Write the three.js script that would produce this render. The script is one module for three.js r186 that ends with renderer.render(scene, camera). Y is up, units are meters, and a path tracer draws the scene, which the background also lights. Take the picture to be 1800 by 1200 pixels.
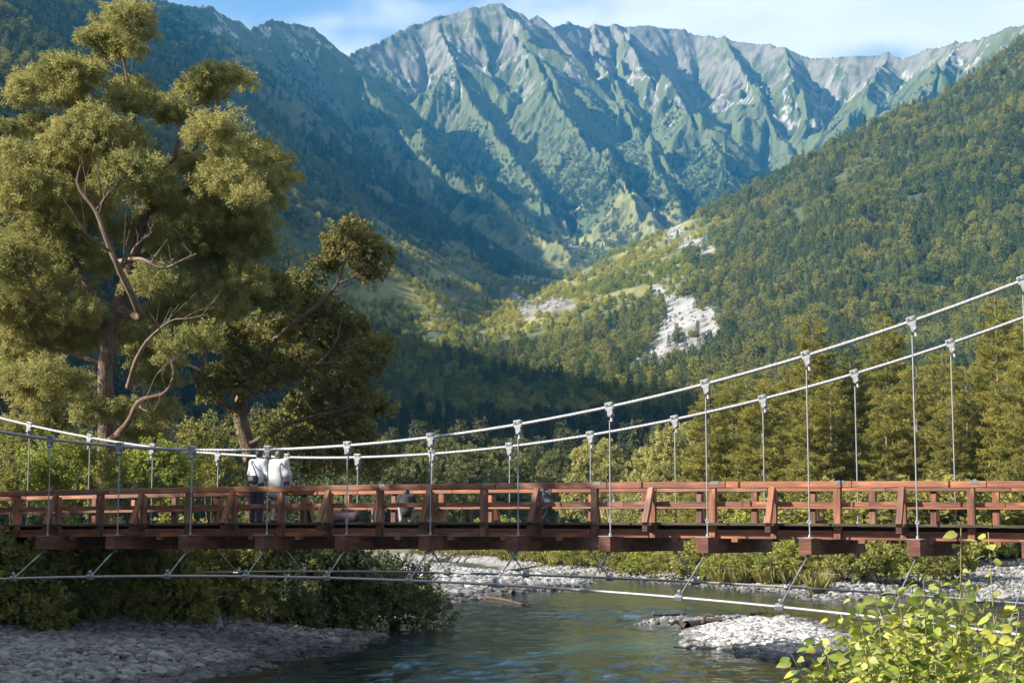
import * as THREE from 'three';
import { mergeGeometries, toCreasedNormals } from 'three/addons/utils/BufferGeometryUtils.js';
import { RoundedBoxGeometry } from 'three/addons/geometries/RoundedBoxGeometry.js';
import { MarchingCubes } from 'three/addons/objects/MarchingCubes.js';

// ---------------------------------------------------------------- camera, sky, sun, exposure
const scene = new THREE.Scene();
const FOCAL = 2950, HORIZON = 946, EYE = 2.6;                 // lens and eye height above the river, in the photograph's pixels / metres
const PITCH = Math.atan((HORIZON - 600) / FOCAL);
const camera = new THREE.PerspectiveCamera(2 * Math.atan(600 / FOCAL) * 180 / Math.PI, 1.5, 0.3, 20000);
camera.position.set(0, EYE, 0);
camera.rotation.x = PITCH;
scene.add(camera);

const renderer = new THREE.WebGLRenderer();
renderer.toneMapping = THREE.LinearToneMapping;
renderer.toneMappingExposure = 3.5;
renderer.shadowMap.enabled = true;

const SUN_AZ = 76, SUN_EL = 29;                               // degrees to the left of straight behind the camera; above the horizon
const sunDir = new THREE.Vector3(-Math.sin(SUN_AZ * Math.PI / 180) * Math.cos(SUN_EL * Math.PI / 180), Math.sin(SUN_EL * Math.PI / 180), Math.cos(SUN_AZ * Math.PI / 180) * Math.cos(SUN_EL * Math.PI / 180));
const sun = new THREE.DirectionalLight(new THREE.Color().setRGB(1.0, 0.93, 0.83), 5.0);
sun.name = 'sun';
sun.position.copy(sunDir).multiplyScalar(400);
sun.castShadow = true;
sun.shadow.mapSize.set(4096, 4096);
Object.assign(sun.shadow.camera, { left: -220, right: 220, top: 220, bottom: -220, near: 1, far: 1200 });
scene.add(sun, sun.target);

// ---------------------------------------------------------------- random numbers and noise
function rng(seed) { let a = seed >>> 0; return () => { a = (a + 0x6d2b79f5) | 0; let t = Math.imul(a ^ (a >>> 15), 1 | a); t = (t + Math.imul(t ^ (t >>> 7), 61 | t)) ^ t; return ((t ^ (t >>> 14)) >>> 0) / 4294967296; }; }
const hash2 = (x, y, s = 0) => { let h = Math.imul(x | 0, 374761393) ^ Math.imul(y | 0, 668265263) ^ Math.imul(s | 0, 1442695041); h = Math.imul(h ^ (h >>> 13), 1274126177); h ^= h >>> 16; return (h >>> 0) / 4294967296; };
const smooth = (a, b, x) => { const t = Math.min(1, Math.max(0, (x - a) / (b - a))); return t * t * (3 - 2 * t); };
const clamp = (x, a, b) => Math.min(b, Math.max(a, x));
const lerp = (a, b, t) => a + (b - a) * t;
function noise(x, y, s = 0) {                                  // value noise, about -1..1
  const ix = Math.floor(x), iy = Math.floor(y), fx = x - ix, fy = y - iy;
  const u = fx * fx * fx * (fx * (fx * 6 - 15) + 10), v = fy * fy * fy * (fy * (fy * 6 - 15) + 10);
  const a = hash2(ix, iy, s), b = hash2(ix + 1, iy, s), c = hash2(ix, iy + 1, s), d = hash2(ix + 1, iy + 1, s);
  return (a + (b - a) * u + (c - a) * v + (a - b - c + d) * u * v) * 2 - 1;
}
function fbm(x, y, n = 4, s = 0, gain = 0.5) { let r = 0, a = 1, t = 0; for (let i = 0; i < n; i++) { r += a * noise(x, y, s + i * 17); t += a; a *= gain; const X = x * 1.63 - y * 1.17 + 3.1; y = x * 1.17 + y * 1.63 - 1.7; x = X; } return r / t * 1.6; }

// ---------------------------------------------------------------- the sky: thin blue air with bright broken cloud
{
  const W = 2048, H = 1024, data = new Float32Array(W * H * 4);
  for (let j = 0; j < H; j++) {
    const el = ((j + 0.5) / H - 0.5) * Math.PI, y = Math.sin(el), up = Math.max(0, y);
    const g = Math.pow(1 - up, 2.2);
    for (let i = 0; i < W; i++) {
      const az = ((i + 0.5) / W - 0.5) * 2 * Math.PI, x = Math.cos(az) * Math.cos(el), z = Math.sin(az) * Math.cos(el), k = 1 / (up + 0.22);
      let c = fbm(x * k * 2.6 + 20.55, z * k * 2.6 + 49.59, 6, 5, 0.52) * 0.75 + fbm(x * k * 0.5, z * k * 0.5, 3, 40) * 0.4;
      c = c * 0.62 + 0.55 * fbm(x * k * 6.5 + 4, z * k * 9 + 9, 5, 47, 0.55);
      const cover = smooth(-0.8, 0.22, c), thick = smooth(0.2, 0.9, c);
      const air = [lerp(0.07, 0.60, g), lerp(0.22, 0.88, g), lerp(0.58, 1.18, g)], cl = [1.12 - 0.12 * thick, 1.15 - 0.09 * thick, 1.2 - 0.04 * thick];
      const o = (j * W + i) * 4;
      for (let q = 0; q < 3; q++) data[o + q] = lerp(air[q], cl[q], cover * 0.97 * smooth(0, 0.12, up));
      data[o + 3] = 1;
    }
  }
  const sky = new THREE.DataTexture(data, W, H, THREE.RGBAFormat, THREE.FloatType);
  sky.mapping = THREE.EquirectangularReflectionMapping; sky.magFilter = THREE.LinearFilter; sky.needsUpdate = true;
  scene.background = sky; scene.environment = sky;
  scene.backgroundIntensity = scene.environmentIntensity = 0.27;
}
scene.fog = new THREE.FogExp2(new THREE.Color().setRGB(0.06, 0.46, 1.0), 0.000047);

// ---------------------------------------------------------------- helpers
const CP = Math.cos(PITCH), SP = Math.sin(PITCH);
function at(px, py, D) {                                       // the point D metres north of the camera on the sight line of a place in the photograph
  const x = (px - 900) / FOCAL, y = (600 - py) / FOCAL, Y = y * CP + SP, Z = CP - y * SP, k = D / Z;
  return new THREE.Vector3(x * k, EYE + Y * k, -D);
}
const onWater = (px, py, h = 0) => { const y = (600 - py) / FOCAL, Y = y * CP + SP, Z = CP - y * SP, D = -(EYE - h) / Y * Z; return at(px, py, D); };
const taken = new Map();
function numbered(name) { const n = taken.get(name) || 0; taken.set(name, n + 1); return n ? name + '_' + String(n).padStart(3, '0') : name; }
function tag(o, label, category, group, kind) { if (label) o.userData.label = label; if (category) o.userData.category = category; if (group) o.userData.group = group; if (kind) o.userData.kind = kind; return o; }
function thing(name, label, category, pos = [0, 0, 0], turn = 0, group) {
  const o = new THREE.Group(); o.name = numbered(name); o.position.set(...pos); o.rotation.y = turn; scene.add(o);
  return tag(o, label, category, group);
}
function part(parent, name, geo, mat, label) { const m = new THREE.Mesh(geo, mat); m.name = name; m.castShadow = m.receiveShadow = true; parent.add(m); if (label) m.userData.label = label; return m; }
function solo(name, geo, mat, label, category, group, kind) { const m = new THREE.Mesh(geo, mat); m.name = numbered(name); m.castShadow = m.receiveShadow = true; scene.add(m); return tag(m, label, category, group, kind); }
function instanced(parent, name, geo, mat, mats, cols) {
  const m = new THREE.InstancedMesh(geo, mat, mats.length / 16); m.name = name; m.castShadow = m.receiveShadow = true;
  m.instanceMatrix.array.set(mats);
  if (cols) m.instanceColor = new THREE.InstancedBufferAttribute(new Float32Array(cols), 3);
  parent.add(m); return m;
}
const rgb = (r, g, b) => new THREE.Color().setRGB(r, g, b);
const std = (o) => new THREE.MeshStandardMaterial({ roughness: 0.85, ...o });
const phys = (o) => new THREE.MeshPhysicalMaterial({ roughness: 0.85, ...o });

// ---------------------------------------------------------------- terrain: ridges, spurs, gullies, the valley floor, the river's banks and bars
const ridges = [];
function ridge(pts, S, W) {                                     // a crest line; S its side slope, W how soon the slope eases
  const p = pts.map((q) => (q.length === 4 ? { x: q[0], y: q[1], d: q[2] } : (() => { const v = at(q[0], q[1], q[2]); return { x: v.x, y: v.y, d: -v.z }; })()));
  const segs = [];
  for (let i = 0; i + 1 < p.length; i++) segs.push([p[i].x, p[i].y, p[i].d, p[i + 1].x - p[i].x, p[i + 1].y - p[i].y, p[i + 1].d - p[i].d]);
  let x0 = 1e9, x1 = -1e9, d0 = 1e9, d1 = -1e9;
  for (const q of p) { x0 = Math.min(x0, q.x); x1 = Math.max(x1, q.x); d0 = Math.min(d0, q.d); d1 = Math.max(d1, q.d); }
  ridges.push({ segs, S, W, crest: S === 1.32 || S === 0.95 && W === 2600 || W === 1401, box: [x0, x1, d0, d1] });
}
// the wall to the left, running on out of the frame towards the camera
ridge([[592, 104, 4300], [572, 75, 4230], [545, 45, 4150], [500, 37, 4060], [475, 37, 4000], [440, 52, 3900], [420, 40, 3800], [370, 13, 3650], [300, 2, 3500], [255, -8, 3380], [150, -60, 3000]], 0.95, 2600);
ridge([[150, -60, 3000], [0, -100, 2600], [-1010, 930, 2050, 0]], 0.75, 2600);
ridge([[-1010, 930, 2050, 0], [-1300, 1000, 1700, 0], [-1500, 1000, 1400, 0], [-1100, 770, 1100, 0], [-620, 500, 800, 0], [-440, 400, 600, 0], [-440, 400, 400, 0], [-410, 260, 250, 0], [-390, 90, 150, 0]], 1.05, 2600);
ridge([[-1100, 770, 1100, 0], [-1150, 800, 800, 0], [-1150, 760, 450, 0], [-1150, 500, 150, 0]], 1.1, 2600);
ridge([[592, 104, 4300], [640, 165, 4000], [700, 232, 3700], [780, 300, 3450], [870, 372, 3150], [960, 425, 2950], [1010, 450, 2850]], 0.85, 700);
ridge([[420, 40, 3800], [470, 170, 3400], [540, 290, 3000], [620, 375, 2700], [720, 425, 2450], [830, 478, 2250], [900, 520, 2100]], 0.8, 700);
ridge([[255, -8, 3380], [330, 150, 2850], [420, 300, 2400], [500, 440, 1950], [570, 545, 1650], [660, 640, 1400]], 0.75, 700);
ridge([[0, -100, 2600], [40, 60, 2150], [100, 250, 1700], [180, 420, 1300], [280, 580, 1000], [420, 720, 750]], 0.75, 600);
// the main crest
ridge([[592, 104, 4500], [620, 93, 4700], [680, 66, 4850], [720, 44, 4950], [760, 31, 5000], [800, 20, 5060], [860, 7, 5100], [880, 8, 5100], [905, 20, 5110], [930, 36, 5150], [945, 25, 5180], [960, 46, 5230], [972, 50, 5280], [1000, 39, 5350], [1030, 46, 5420], [1080, 43, 5500], [1140, 45, 5570], [1200, 50, 5600], [1230, 60, 5580], [1270, 66, 5520], [1300, 72, 5460], [1340, 75, 5400], [1380, 84, 5340], [1430, 100, 5280], [1500, 97, 5200], [1560, 94, 5120], [1600, 97, 5060], [1640, 84, 4980], [1680, 75, 4850], [1720, 66, 4700], [1800, 42, 4450], [2000, -30, 4000], [2500, -120, 3400]], 1.32, 2200);
// spurs of the middle peak
ridge([[770, 28, 5010], [800, 120, 4650], [850, 215, 4300], [920, 315, 3950], [985, 380, 3650]], 0.8, 700);
ridge([[880, 8, 5100], [915, 70, 4870], [955, 135, 4600], [1010, 215, 4250], [1070, 295, 3900], [1112, 352, 3640], [1135, 392, 3450]], 0.95, 600);
ridge([[1040, 45, 5440], [1050, 110, 5050], [1090, 170, 4750], [1130, 240, 4400], [1160, 310, 4050], [1190, 360, 3700]], 0.95, 600);
ridge([[1080, 43, 5500], [1130, 120, 5000], [1180, 180, 4650], [1250, 230, 4350], [1280, 290, 4050], [1270, 370, 3650], [1265, 415, 3350]], 0.9, 650);
ridge([[1270, 66, 5520], [1310, 130, 5150], [1350, 200, 4800], [1385, 270, 4500], [1392, 330, 4250]], 1.0, 500);
ridge([[1380, 84, 5340], [1400, 150, 4950], [1425, 215, 4650]], 1.0, 450);
ridge([[1560, 94, 5120], [1520, 180, 4650], [1470, 260, 4250], [1430, 320, 3900]], 0.9, 500);
ridge([[1680, 75, 4850], [1640, 160, 4300], [1560, 240, 3800], [1480, 310, 3400]], 0.85, 600);
// the wooded spur on the right
ridge([[1140, 560, 1700], [1165, 542, 1740], [1230, 503, 1760], [1340, 418, 1800], [1420, 350, 1850], [1500, 282, 1900], [1600, 208, 1950], [1700, 146, 2000], [1800, 88, 2050], [2100, -80, 2100], [2600, -300, 2100]], 0.62, 1401);
ridge([[1600, 190, 1950], [1560, 330, 1600], [1500, 450, 1300], [1440, 560, 1080]], 0.6, 500);
ridge([[1800, 74, 2050], [1850, 250, 1650], [1850, 400, 1300], [1830, 520, 1000], [1800, 640, 780]], 0.6, 600);

const FLOOR = [[0, 0.6], [200, 1.5], [400, 9], [700, 38], [1000, 82], [1500, 160], [2000, 262], [2500, 375], [2900, 470], [3300, 575], [3800, 690], [4400, 830], [6500, 1300]];
function floorAt(d) { if (d <= 0) return 0.6; for (let i = 1; i < FLOOR.length; i++) if (d < FLOOR[i][0]) { const [a, ha] = FLOOR[i - 1], [b, hb] = FLOOR[i], t = (d - a) / (b - a); return lerp(ha, hb, t); } return 1500; }
const axisAt = (d) => 0.088 * d + 18 * Math.sin(d / 330);
function smax(a, b, k) { const h = Math.max(k - Math.abs(a - b), 0) / k; return Math.max(a, b) + h * h * k * 0.25; }
function baseHeight(x, d) {
  const off = Math.abs(x - axisAt(d)), wide = 60 + d * 0.02;
  let h = floorAt(d) + smooth(600, 1600, d) * Math.max(0, off - wide) * 0.05;
  const wx = x + 26 * noise(x / 210, d / 210, 61) + 60 * noise(x / 700, d / 700, 62) , wd = d + 26 * noise(x / 210, d / 210, 63) + 60 * noise(x / 700, d / 700, 64);
  const far = smooth(300, 1200, d), X = lerp(x, wx, far), Dd = lerp(d, wd, far);
  for (const r of ridges) {
    const b = r.box; if (x < b[0] - 1700 || x > b[1] + 1700 || d < b[2] - 1700 || d > b[3] + 1700) continue;
    let best = -1e9;
    for (const s of r.segs) {
      const l2 = s[3] * s[3] + s[5] * s[5];
      for (let pass = 0; pass < 1; pass++) {
        const t0 = ((x - s[0]) * s[3] + (d - s[2]) * s[5]) / l2, t = t0 < 0 ? 0 : t0 > 1 ? 1 : t0;
        const near = Math.hypot(x - s[0] - t * s[3], d - s[2] - t * s[5]), w = Math.min(1, near / 160);
        const ax = lerp(x, X, w) - s[0] - t * s[3], ad = lerp(d, Dd, w) - s[2] - t * s[5], dist = Math.hypot(ax, ad);
        const v = s[1] + t * s[4] - r.S * (dist < r.W ? dist * (1 - 0.18 * dist / r.W) : r.W * 0.82 + (dist - r.W) * 0.64);
        if (v > best) best = v;
      }
    }
    h = smax(h, best, 34);
  }
  return h;
}
const TAU = Math.PI * 2;
function eros(px, py, dx, dy, o) {                              // stripes that run along the direction (dx, dy), broken into cells
  const ix = Math.floor(px), iy = Math.floor(py), fx = px - ix, fy = py - iy; let a = 0, bx = 0, by = 0, wt = 0;
  for (let i = -1; i <= 2; i++) for (let j = -1; j <= 2; j++) {
    const qx = fx - i - (hash2(ix + i, iy + j, 7) - 0.5) * 0.8, qy = fy - j - (hash2(ix + i, iy + j, 8) - 0.5) * 0.8, w = Math.exp(-2 * (qx * qx + qy * qy)), m = (qx * dx + qy * dy) * TAU, s = Math.sin(m);
    wt += w; a += Math.cos(m) * w; bx -= s * dx * w; by -= s * dy * w;
  }
  o[0] = a / wt; o[1] = bx / wt; o[2] = by / wt;
}
const eo = [0, 0, 0];
let gullyOut = 0;
function mountain(x, d, octaves = 5) {                           // height with gullies worn along the fall line
  const h0 = baseHeight(x, d), e = 14, gx = (baseHeight(x + e, d) - h0) / e, gd = (baseHeight(x, d + e) - h0) / e, slope = Math.hypot(gx, gd);
  const keep = smooth(0.16, 0.55, slope) * smooth(700, 1800, d);
  gullyOut = 0;
  if (keep < 0.01) return h0 + fbm(x / 60, d / 60, 3, 71) * 3 * smooth(200, 700, d);
  let dx = -gd / (slope + 1e-6), dy = gx / (slope + 1e-6);       // across the slope
  let sum = 0, sx = 0, sy = 0, amp = 1, f = 1 / 230;
  for (let k = 0; k < octaves; k++) {
    eros(x * f + k * 13.7, d * f - k * 7.3, (dx - sy * 0.55) * 1.05, (dy + sx * 0.55) * 1.05, eo);
    sum += eo[0] * amp; sx += eo[1] * amp; sy += eo[2] * amp; amp *= 0.5; f *= 1.95;
  }
  gullyOut = sum * keep;
  return h0 + sum * keep * 24 * Math.min(1.2, slope) * smooth(900, 3000, d) * 1.0 + sum * keep * 9 + fbm(x / 34, d / 34, 3, 71) * 4 * keep;
}
// base heights kept on a 10 m grid, so that height and fall line are cheap to read
const GX0 = -2100, GD0 = 0, GS = 10, GNX = 421, GND = 621, grid = new Float32Array(GNX * GND);
for (let j = 0; j < GND; j++) for (let i = 0; i < GNX; i++) grid[j * GNX + i] = baseHeight(GX0 + i * GS, GD0 + j * GS);
const crestGrid = new Float32Array(GNX * GND);                   // how far each place is from the high crests, where the gullies run out
for (let j = 0; j < GND; j++) for (let i = 0; i < GNX; i++) {
  const x = GX0 + i * GS, d = GD0 + j * GS; let m = 600;
  if (d > 1300) for (const r of ridges) if (r.crest) for (const s of r.segs) { const t = clamp(((x - s[0]) * s[3] + (d - s[2]) * s[5]) / (s[3] * s[3] + s[5] * s[5]), 0, 1), q = Math.hypot(x - s[0] - t * s[3], d - s[2] - t * s[5]); if (q < m) m = q; }
  crestGrid[j * GNX + i] = m;
}
const bh = (i, j) => grid[clamp(j, 0, GND - 1) * GNX + clamp(i, 0, GNX - 1)];
const gOut = [0, 0, 0];
function gridBase(x, d) {                                        // [height, slope along x, slope along d]
  const u = (x - GX0) / GS, v = (d - GD0) / GS, i = Math.floor(u), j = Math.floor(v), a = u - i, b = v - j;
  const h00 = bh(i, j), h10 = bh(i + 1, j), h01 = bh(i, j + 1), h11 = bh(i + 1, j + 1);
  gOut[0] = h00 + (h10 - h00) * a + (h01 - h00) * b + (h00 - h10 - h01 + h11) * a * b;
  const sx = (k, l) => (bh(k + 1, l) - bh(k - 1, l)) / (2 * GS), sd = (k, l) => (bh(k, l + 1) - bh(k, l - 1)) / (2 * GS);
  gOut[1] = lerp(lerp(sx(i, j), sx(i + 1, j), a), lerp(sx(i, j + 1), sx(i + 1, j + 1), a), b);
  gOut[2] = lerp(lerp(sd(i, j), sd(i + 1, j), a), lerp(sd(i, j + 1), sd(i + 1, j + 1), a), b);
  return gOut;
}
let slopeOut = 0;
function mountainFast(x, d, octaves = 5) {
  if (x < GX0 || x > GX0 + GS * (GNX - 1)) { slopeOut = 0.6; return mountain(x, d, 2); }
  const [h0, gx, gd] = gridBase(x, d), slope = Math.hypot(gx, gd), keep = smooth(0.16, 0.55, slope) * smooth(700, 1800, d);
  slopeOut = slope; gullyOut = 0;
  if (keep < 0.01) return h0 + fbm(x / 60, d / 60, 3, 71) * 3 * smooth(200, 700, d);
  const dx = -gd / (slope + 1e-6), dy = gx / (slope + 1e-6);
  let sum = 0, sx = 0, sy = 0, amp = 1, f = 1 / 330;
  for (let k = 0; k < octaves; k++) {
    eros(x * f + k * 13.7, d * f - k * 7.3, (dx - sy * 0.5) * 1.05, (dy + sx * 0.5) * 1.05, eo);
    sum += eo[0] * amp; sx += eo[1] * amp; sy += eo[2] * amp; amp *= 0.52; f *= 1.95;
  }
  gullyOut = sum * keep;
  const rug = smooth(2300, 3600, d), ci = clamp(Math.round((x - GX0) / GS), 0, GNX - 1), cj = clamp(Math.round((d - GD0) / GS), 0, GND - 1), cr = 0.3 + 0.7 * smooth(20, 190, crestGrid[cj * GNX + ci]);
  return h0 + cr * sum * keep * (16 + 27 * rug * Math.min(1.2, slope)) + fbm(x / 34, d / 34, 3, 71) * 5 * keep * rug - rug * keep * cr * (Math.abs(noise(x / 34, d / 58, 73)) * 7 + Math.abs(noise(x / 13, d / 20, 74)) * 4);
}

// the river: land is laid out as outlines at water level; the bed lies between them
const poly = (list) => list.map(([px, py]) => { const v = onWater(px, py); return [v.x, -v.z]; });
function sdPoly(p, x, y) {                                       // distance to an outline, positive inside
  let d = 1e18, s = -1;
  for (let i = 0, j = p.length - 1; i < p.length; j = i++) {
    const ex = p[j][0] - p[i][0], ey = p[j][1] - p[i][1], wx = x - p[i][0], wy = y - p[i][1], t = clamp((wx * ex + wy * ey) / (ex * ex + ey * ey), 0, 1), bx = wx - ex * t, by = wy - ey * t;
    d = Math.min(d, bx * bx + by * by);
    const c1 = y >= p[i][1], c2 = y < p[j][1], c3 = ex * wy > ey * wx;
    if ((c1 && c2 && c3) || (!c1 && !c2 && !c3)) s = -s;
  }
  return s * Math.sqrt(d);
}
const leftBank = [[-80, 18], [-18, 18], [-7.6, 27.5], [-5.0, 36.5], [-4.2, 41.5], ...poly([[660, 1104], [715, 1092], [742, 1080]]), [-4.6, 62], [-7, 80], [-10, 110], [-14, 150], [-30, 210], [-60, 330], [-200, 500], [-300, 300], [-200, 60]];
const tongue = [[-30, 190], [-12, 105], [-8.5, 78], ...poly([[700, 1052], [790, 1056], [880, 1042], [960, 1036], [1040, 1026], [1000, 1018], [900, 1011], [830, 1004]]), ...poly([[760, 990], [700, 985]])];
const farBank = [[-30, 210], ...poly([[760, 984], [850, 992], [900, 1002], [980, 1010], [1100, 1016], [1210, 1026], [1290, 1036], [1400, 1042], [1430, 1052], [1530, 1056], [1600, 1046], [1690, 1040], [1720, 1058]]), [20, 60], [18.5, 52], [17.5, 44], [14.5, 38], [11.2, 33], [10.4, 26], [9.6, 16], [4.5, 9.5], [-8, 8.5], [-40, 9], [-40, -200], [600, -200], [900, 500], [500, 900], [-300, 900], [-60, 330]];
const island = poly([[1205, 1112], [1260, 1100], [1350, 1096], [1430, 1103], [1470, 1112], [1490, 1140], [1460, 1162], [1400, 1166], [1330, 1158], [1270, 1146], [1215, 1134]]);
const logBar = poly([[1140, 1097], [1200, 1090], [1300, 1090], [1420, 1092], [1440, 1100], [1330, 1096], [1230, 1101]]);
const shoal = poly([[880, 1120], [1000, 1104], [1120, 1106], [1230, 1128], [1290, 1148], [1230, 1158], [1100, 1160], [950, 1150], [870, 1140]]);
const zoneOut = { left: 0, tongue: 0, far: 0, island: 0, log: 0, shoal: 0 };
function nearHeight(x, d) {
  const wob = 0.5 * noise(x / 2.6, d / 2.6, 81) + 0.22 * noise(x / 0.9, d / 0.9, 82), far = smooth(60, 140, d) * noise(x / 9, d / 9, 83) * 1.6;
  const L = sdPoly(leftBank, x, d) + wob, T = sdPoly(tongue, x, d) + wob + far * 0.6, F = sdPoly(farBank, x, d) + wob + far * 0.6, I = sdPoly(island, x, d) + wob * 0.45, G = sdPoly(logBar, x, d) + wob * 0.4, S = sdPoly(shoal, x, d);
  Object.assign(zoneOut, { left: L, tongue: T, far: F, island: I, log: G, shoal: S });
  const up = (s, cap, k) => (s < 0 ? s * 0.16 : Math.min(cap, s * k));
  let h = -0.75;
  h = Math.max(h, up(L, 0.35, 0.12) + (L > 3 && d > 20 ? clamp((d - 39.5 - (x + 11.9) * 0.6) * 0.2, 0, 1.3) * clamp(L - 3, 0, 1) : 0));
  h = Math.max(h, up(T, 0.55, 0.10)); h = Math.max(h, up(F, 0.5, 0.12) + (F > 5 ? Math.min(1.1, (F - 5) * 0.1) : 0));
  h = Math.max(h, up(I, 0.22, 0.16)); h = Math.max(h, up(G, 0.10, 0.18));
  if (S > -1.5) h = Math.max(h, lerp(-0.75, -0.16, smooth(-1.5, 2.5, S)));
  return h + 0.05 * noise(x / 0.7, d / 0.7, 84) * smooth(-0.3, 0.2, h) ;
}
function groundHeight(x, d) {
  if (d > 420) return mountainFast(x, d);
  const n = nearHeight(x, d);
  if (d < 180) return n;
  return lerp(n, mountainFast(x, d), smooth(180, 420, d));
}

// what grows or lies where: [r, g, b] base colours, each with its own grain
const ROCK = [0.074, 0.07, 0.052], PALEROCK = [0.112, 0.104, 0.08], GRASS = [0.052, 0.062, 0.016], MEADOW = [0.15, 0.14, 0.04], SCRUB = [0.026, 0.036, 0.013], FOREST = [0.028, 0.05, 0.018], SCREE = [0.24, 0.225, 0.20], GRAVEL = [0.40, 0.46, 0.44], WET = [0.07, 0.067, 0.06], SOIL = [0.10, 0.085, 0.055], BED = [0.055, 0.06, 0.045], SAND = [0.34, 0.28, 0.15];
const chutes = [];                                               // gravel streams and scree tongues on the slopes, as lines with a width
function chute(list, colour) { chutes.push({ p: list.map(([px, py, D, w]) => { const v = at(px, py, D); return [v.x, D, w]; }), colour }); }
function chuteAt(x, d) {
  let best = null, bd = 0;
  for (const c of chutes) for (let i = 0; i + 1 < c.p.length; i++) {
    const [ax, ad, aw] = c.p[i], [bx, b2, bw] = c.p[i + 1], ex = bx - ax, ed = b2 - ad, t = clamp(((x - ax) * ex + (d - ad) * ed) / (ex * ex + ed * ed), 0, 1);
    const s = lerp(aw, bw, t) - Math.hypot(x - ax - t * ex, d - ad - t * ed);
    if (s > bd) { bd = s; best = c; }
  }
  return best ? [best, bd] : null;
}
function surf(px, py, from = 700, step = 12) {                   // where a sight line of the photograph meets the slope
  const a = at(px, py, 1), kx = a.x, ky = a.y - EYE;
  for (let d = from; d < 6000; d += step) if (mountainFast(kx * d, d, 2) > EYE + ky * d) return [kx * d, d];
  return [kx * 5600, 5600];
}
function chuteOn(list, colour) { chutes.push({ p: list.map(([px, py, w]) => [...surf(px, py), w]), colour }); }
chuteOn([[1100, 664, 12], [1150, 644, 24], [1188, 616, 34], [1203, 582, 30], [1205, 552, 22], [1172, 524, 9], [1152, 508, 7]], [0.22, 0.215, 0.208]);
chuteOn([[1245, 452, 10], [1215, 432, 14], [1180, 405, 11], [1152, 388, 9], [1150, 350, 6]], [0.2, 0.19, 0.175]);
chuteOn([[872, 502, 5], [920, 528, 13], [955, 545, 24], [985, 548, 20]], [0.17, 0.15, 0.14]);
chuteOn([[995, 420, 8], [1012, 445, 16], [1050, 445, 10]], [0.2, 0.185, 0.155]);
chuteOn([[1432, 232, 9], [1450, 175, 12], [1470, 120, 7]], [0.18, 0.168, 0.155]);
chuteOn([[580, 185, 5], [690, 285, 7], [770, 350, 6]], [0.18, 0.17, 0.15]);
chuteOn([[985, 372, 6], [1005, 378, 14], [1025, 365, 10]], [0.24, 0.21, 0.17]);
chuteOn([[600, 190, 10], [700, 290, 20], [800, 390, 26], [960, 455, 30]], [0.07, 0.085, 0.024]);
chuteOn([[560, 360, 12], [680, 410, 26], [820, 450, 30], [900, 500, 20]], [0.07, 0.085, 0.024]);
const alps = [[...surf(1090, 412), 210], [...surf(1010, 470), 90], [...surf(1160, 430), 120]];

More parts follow.
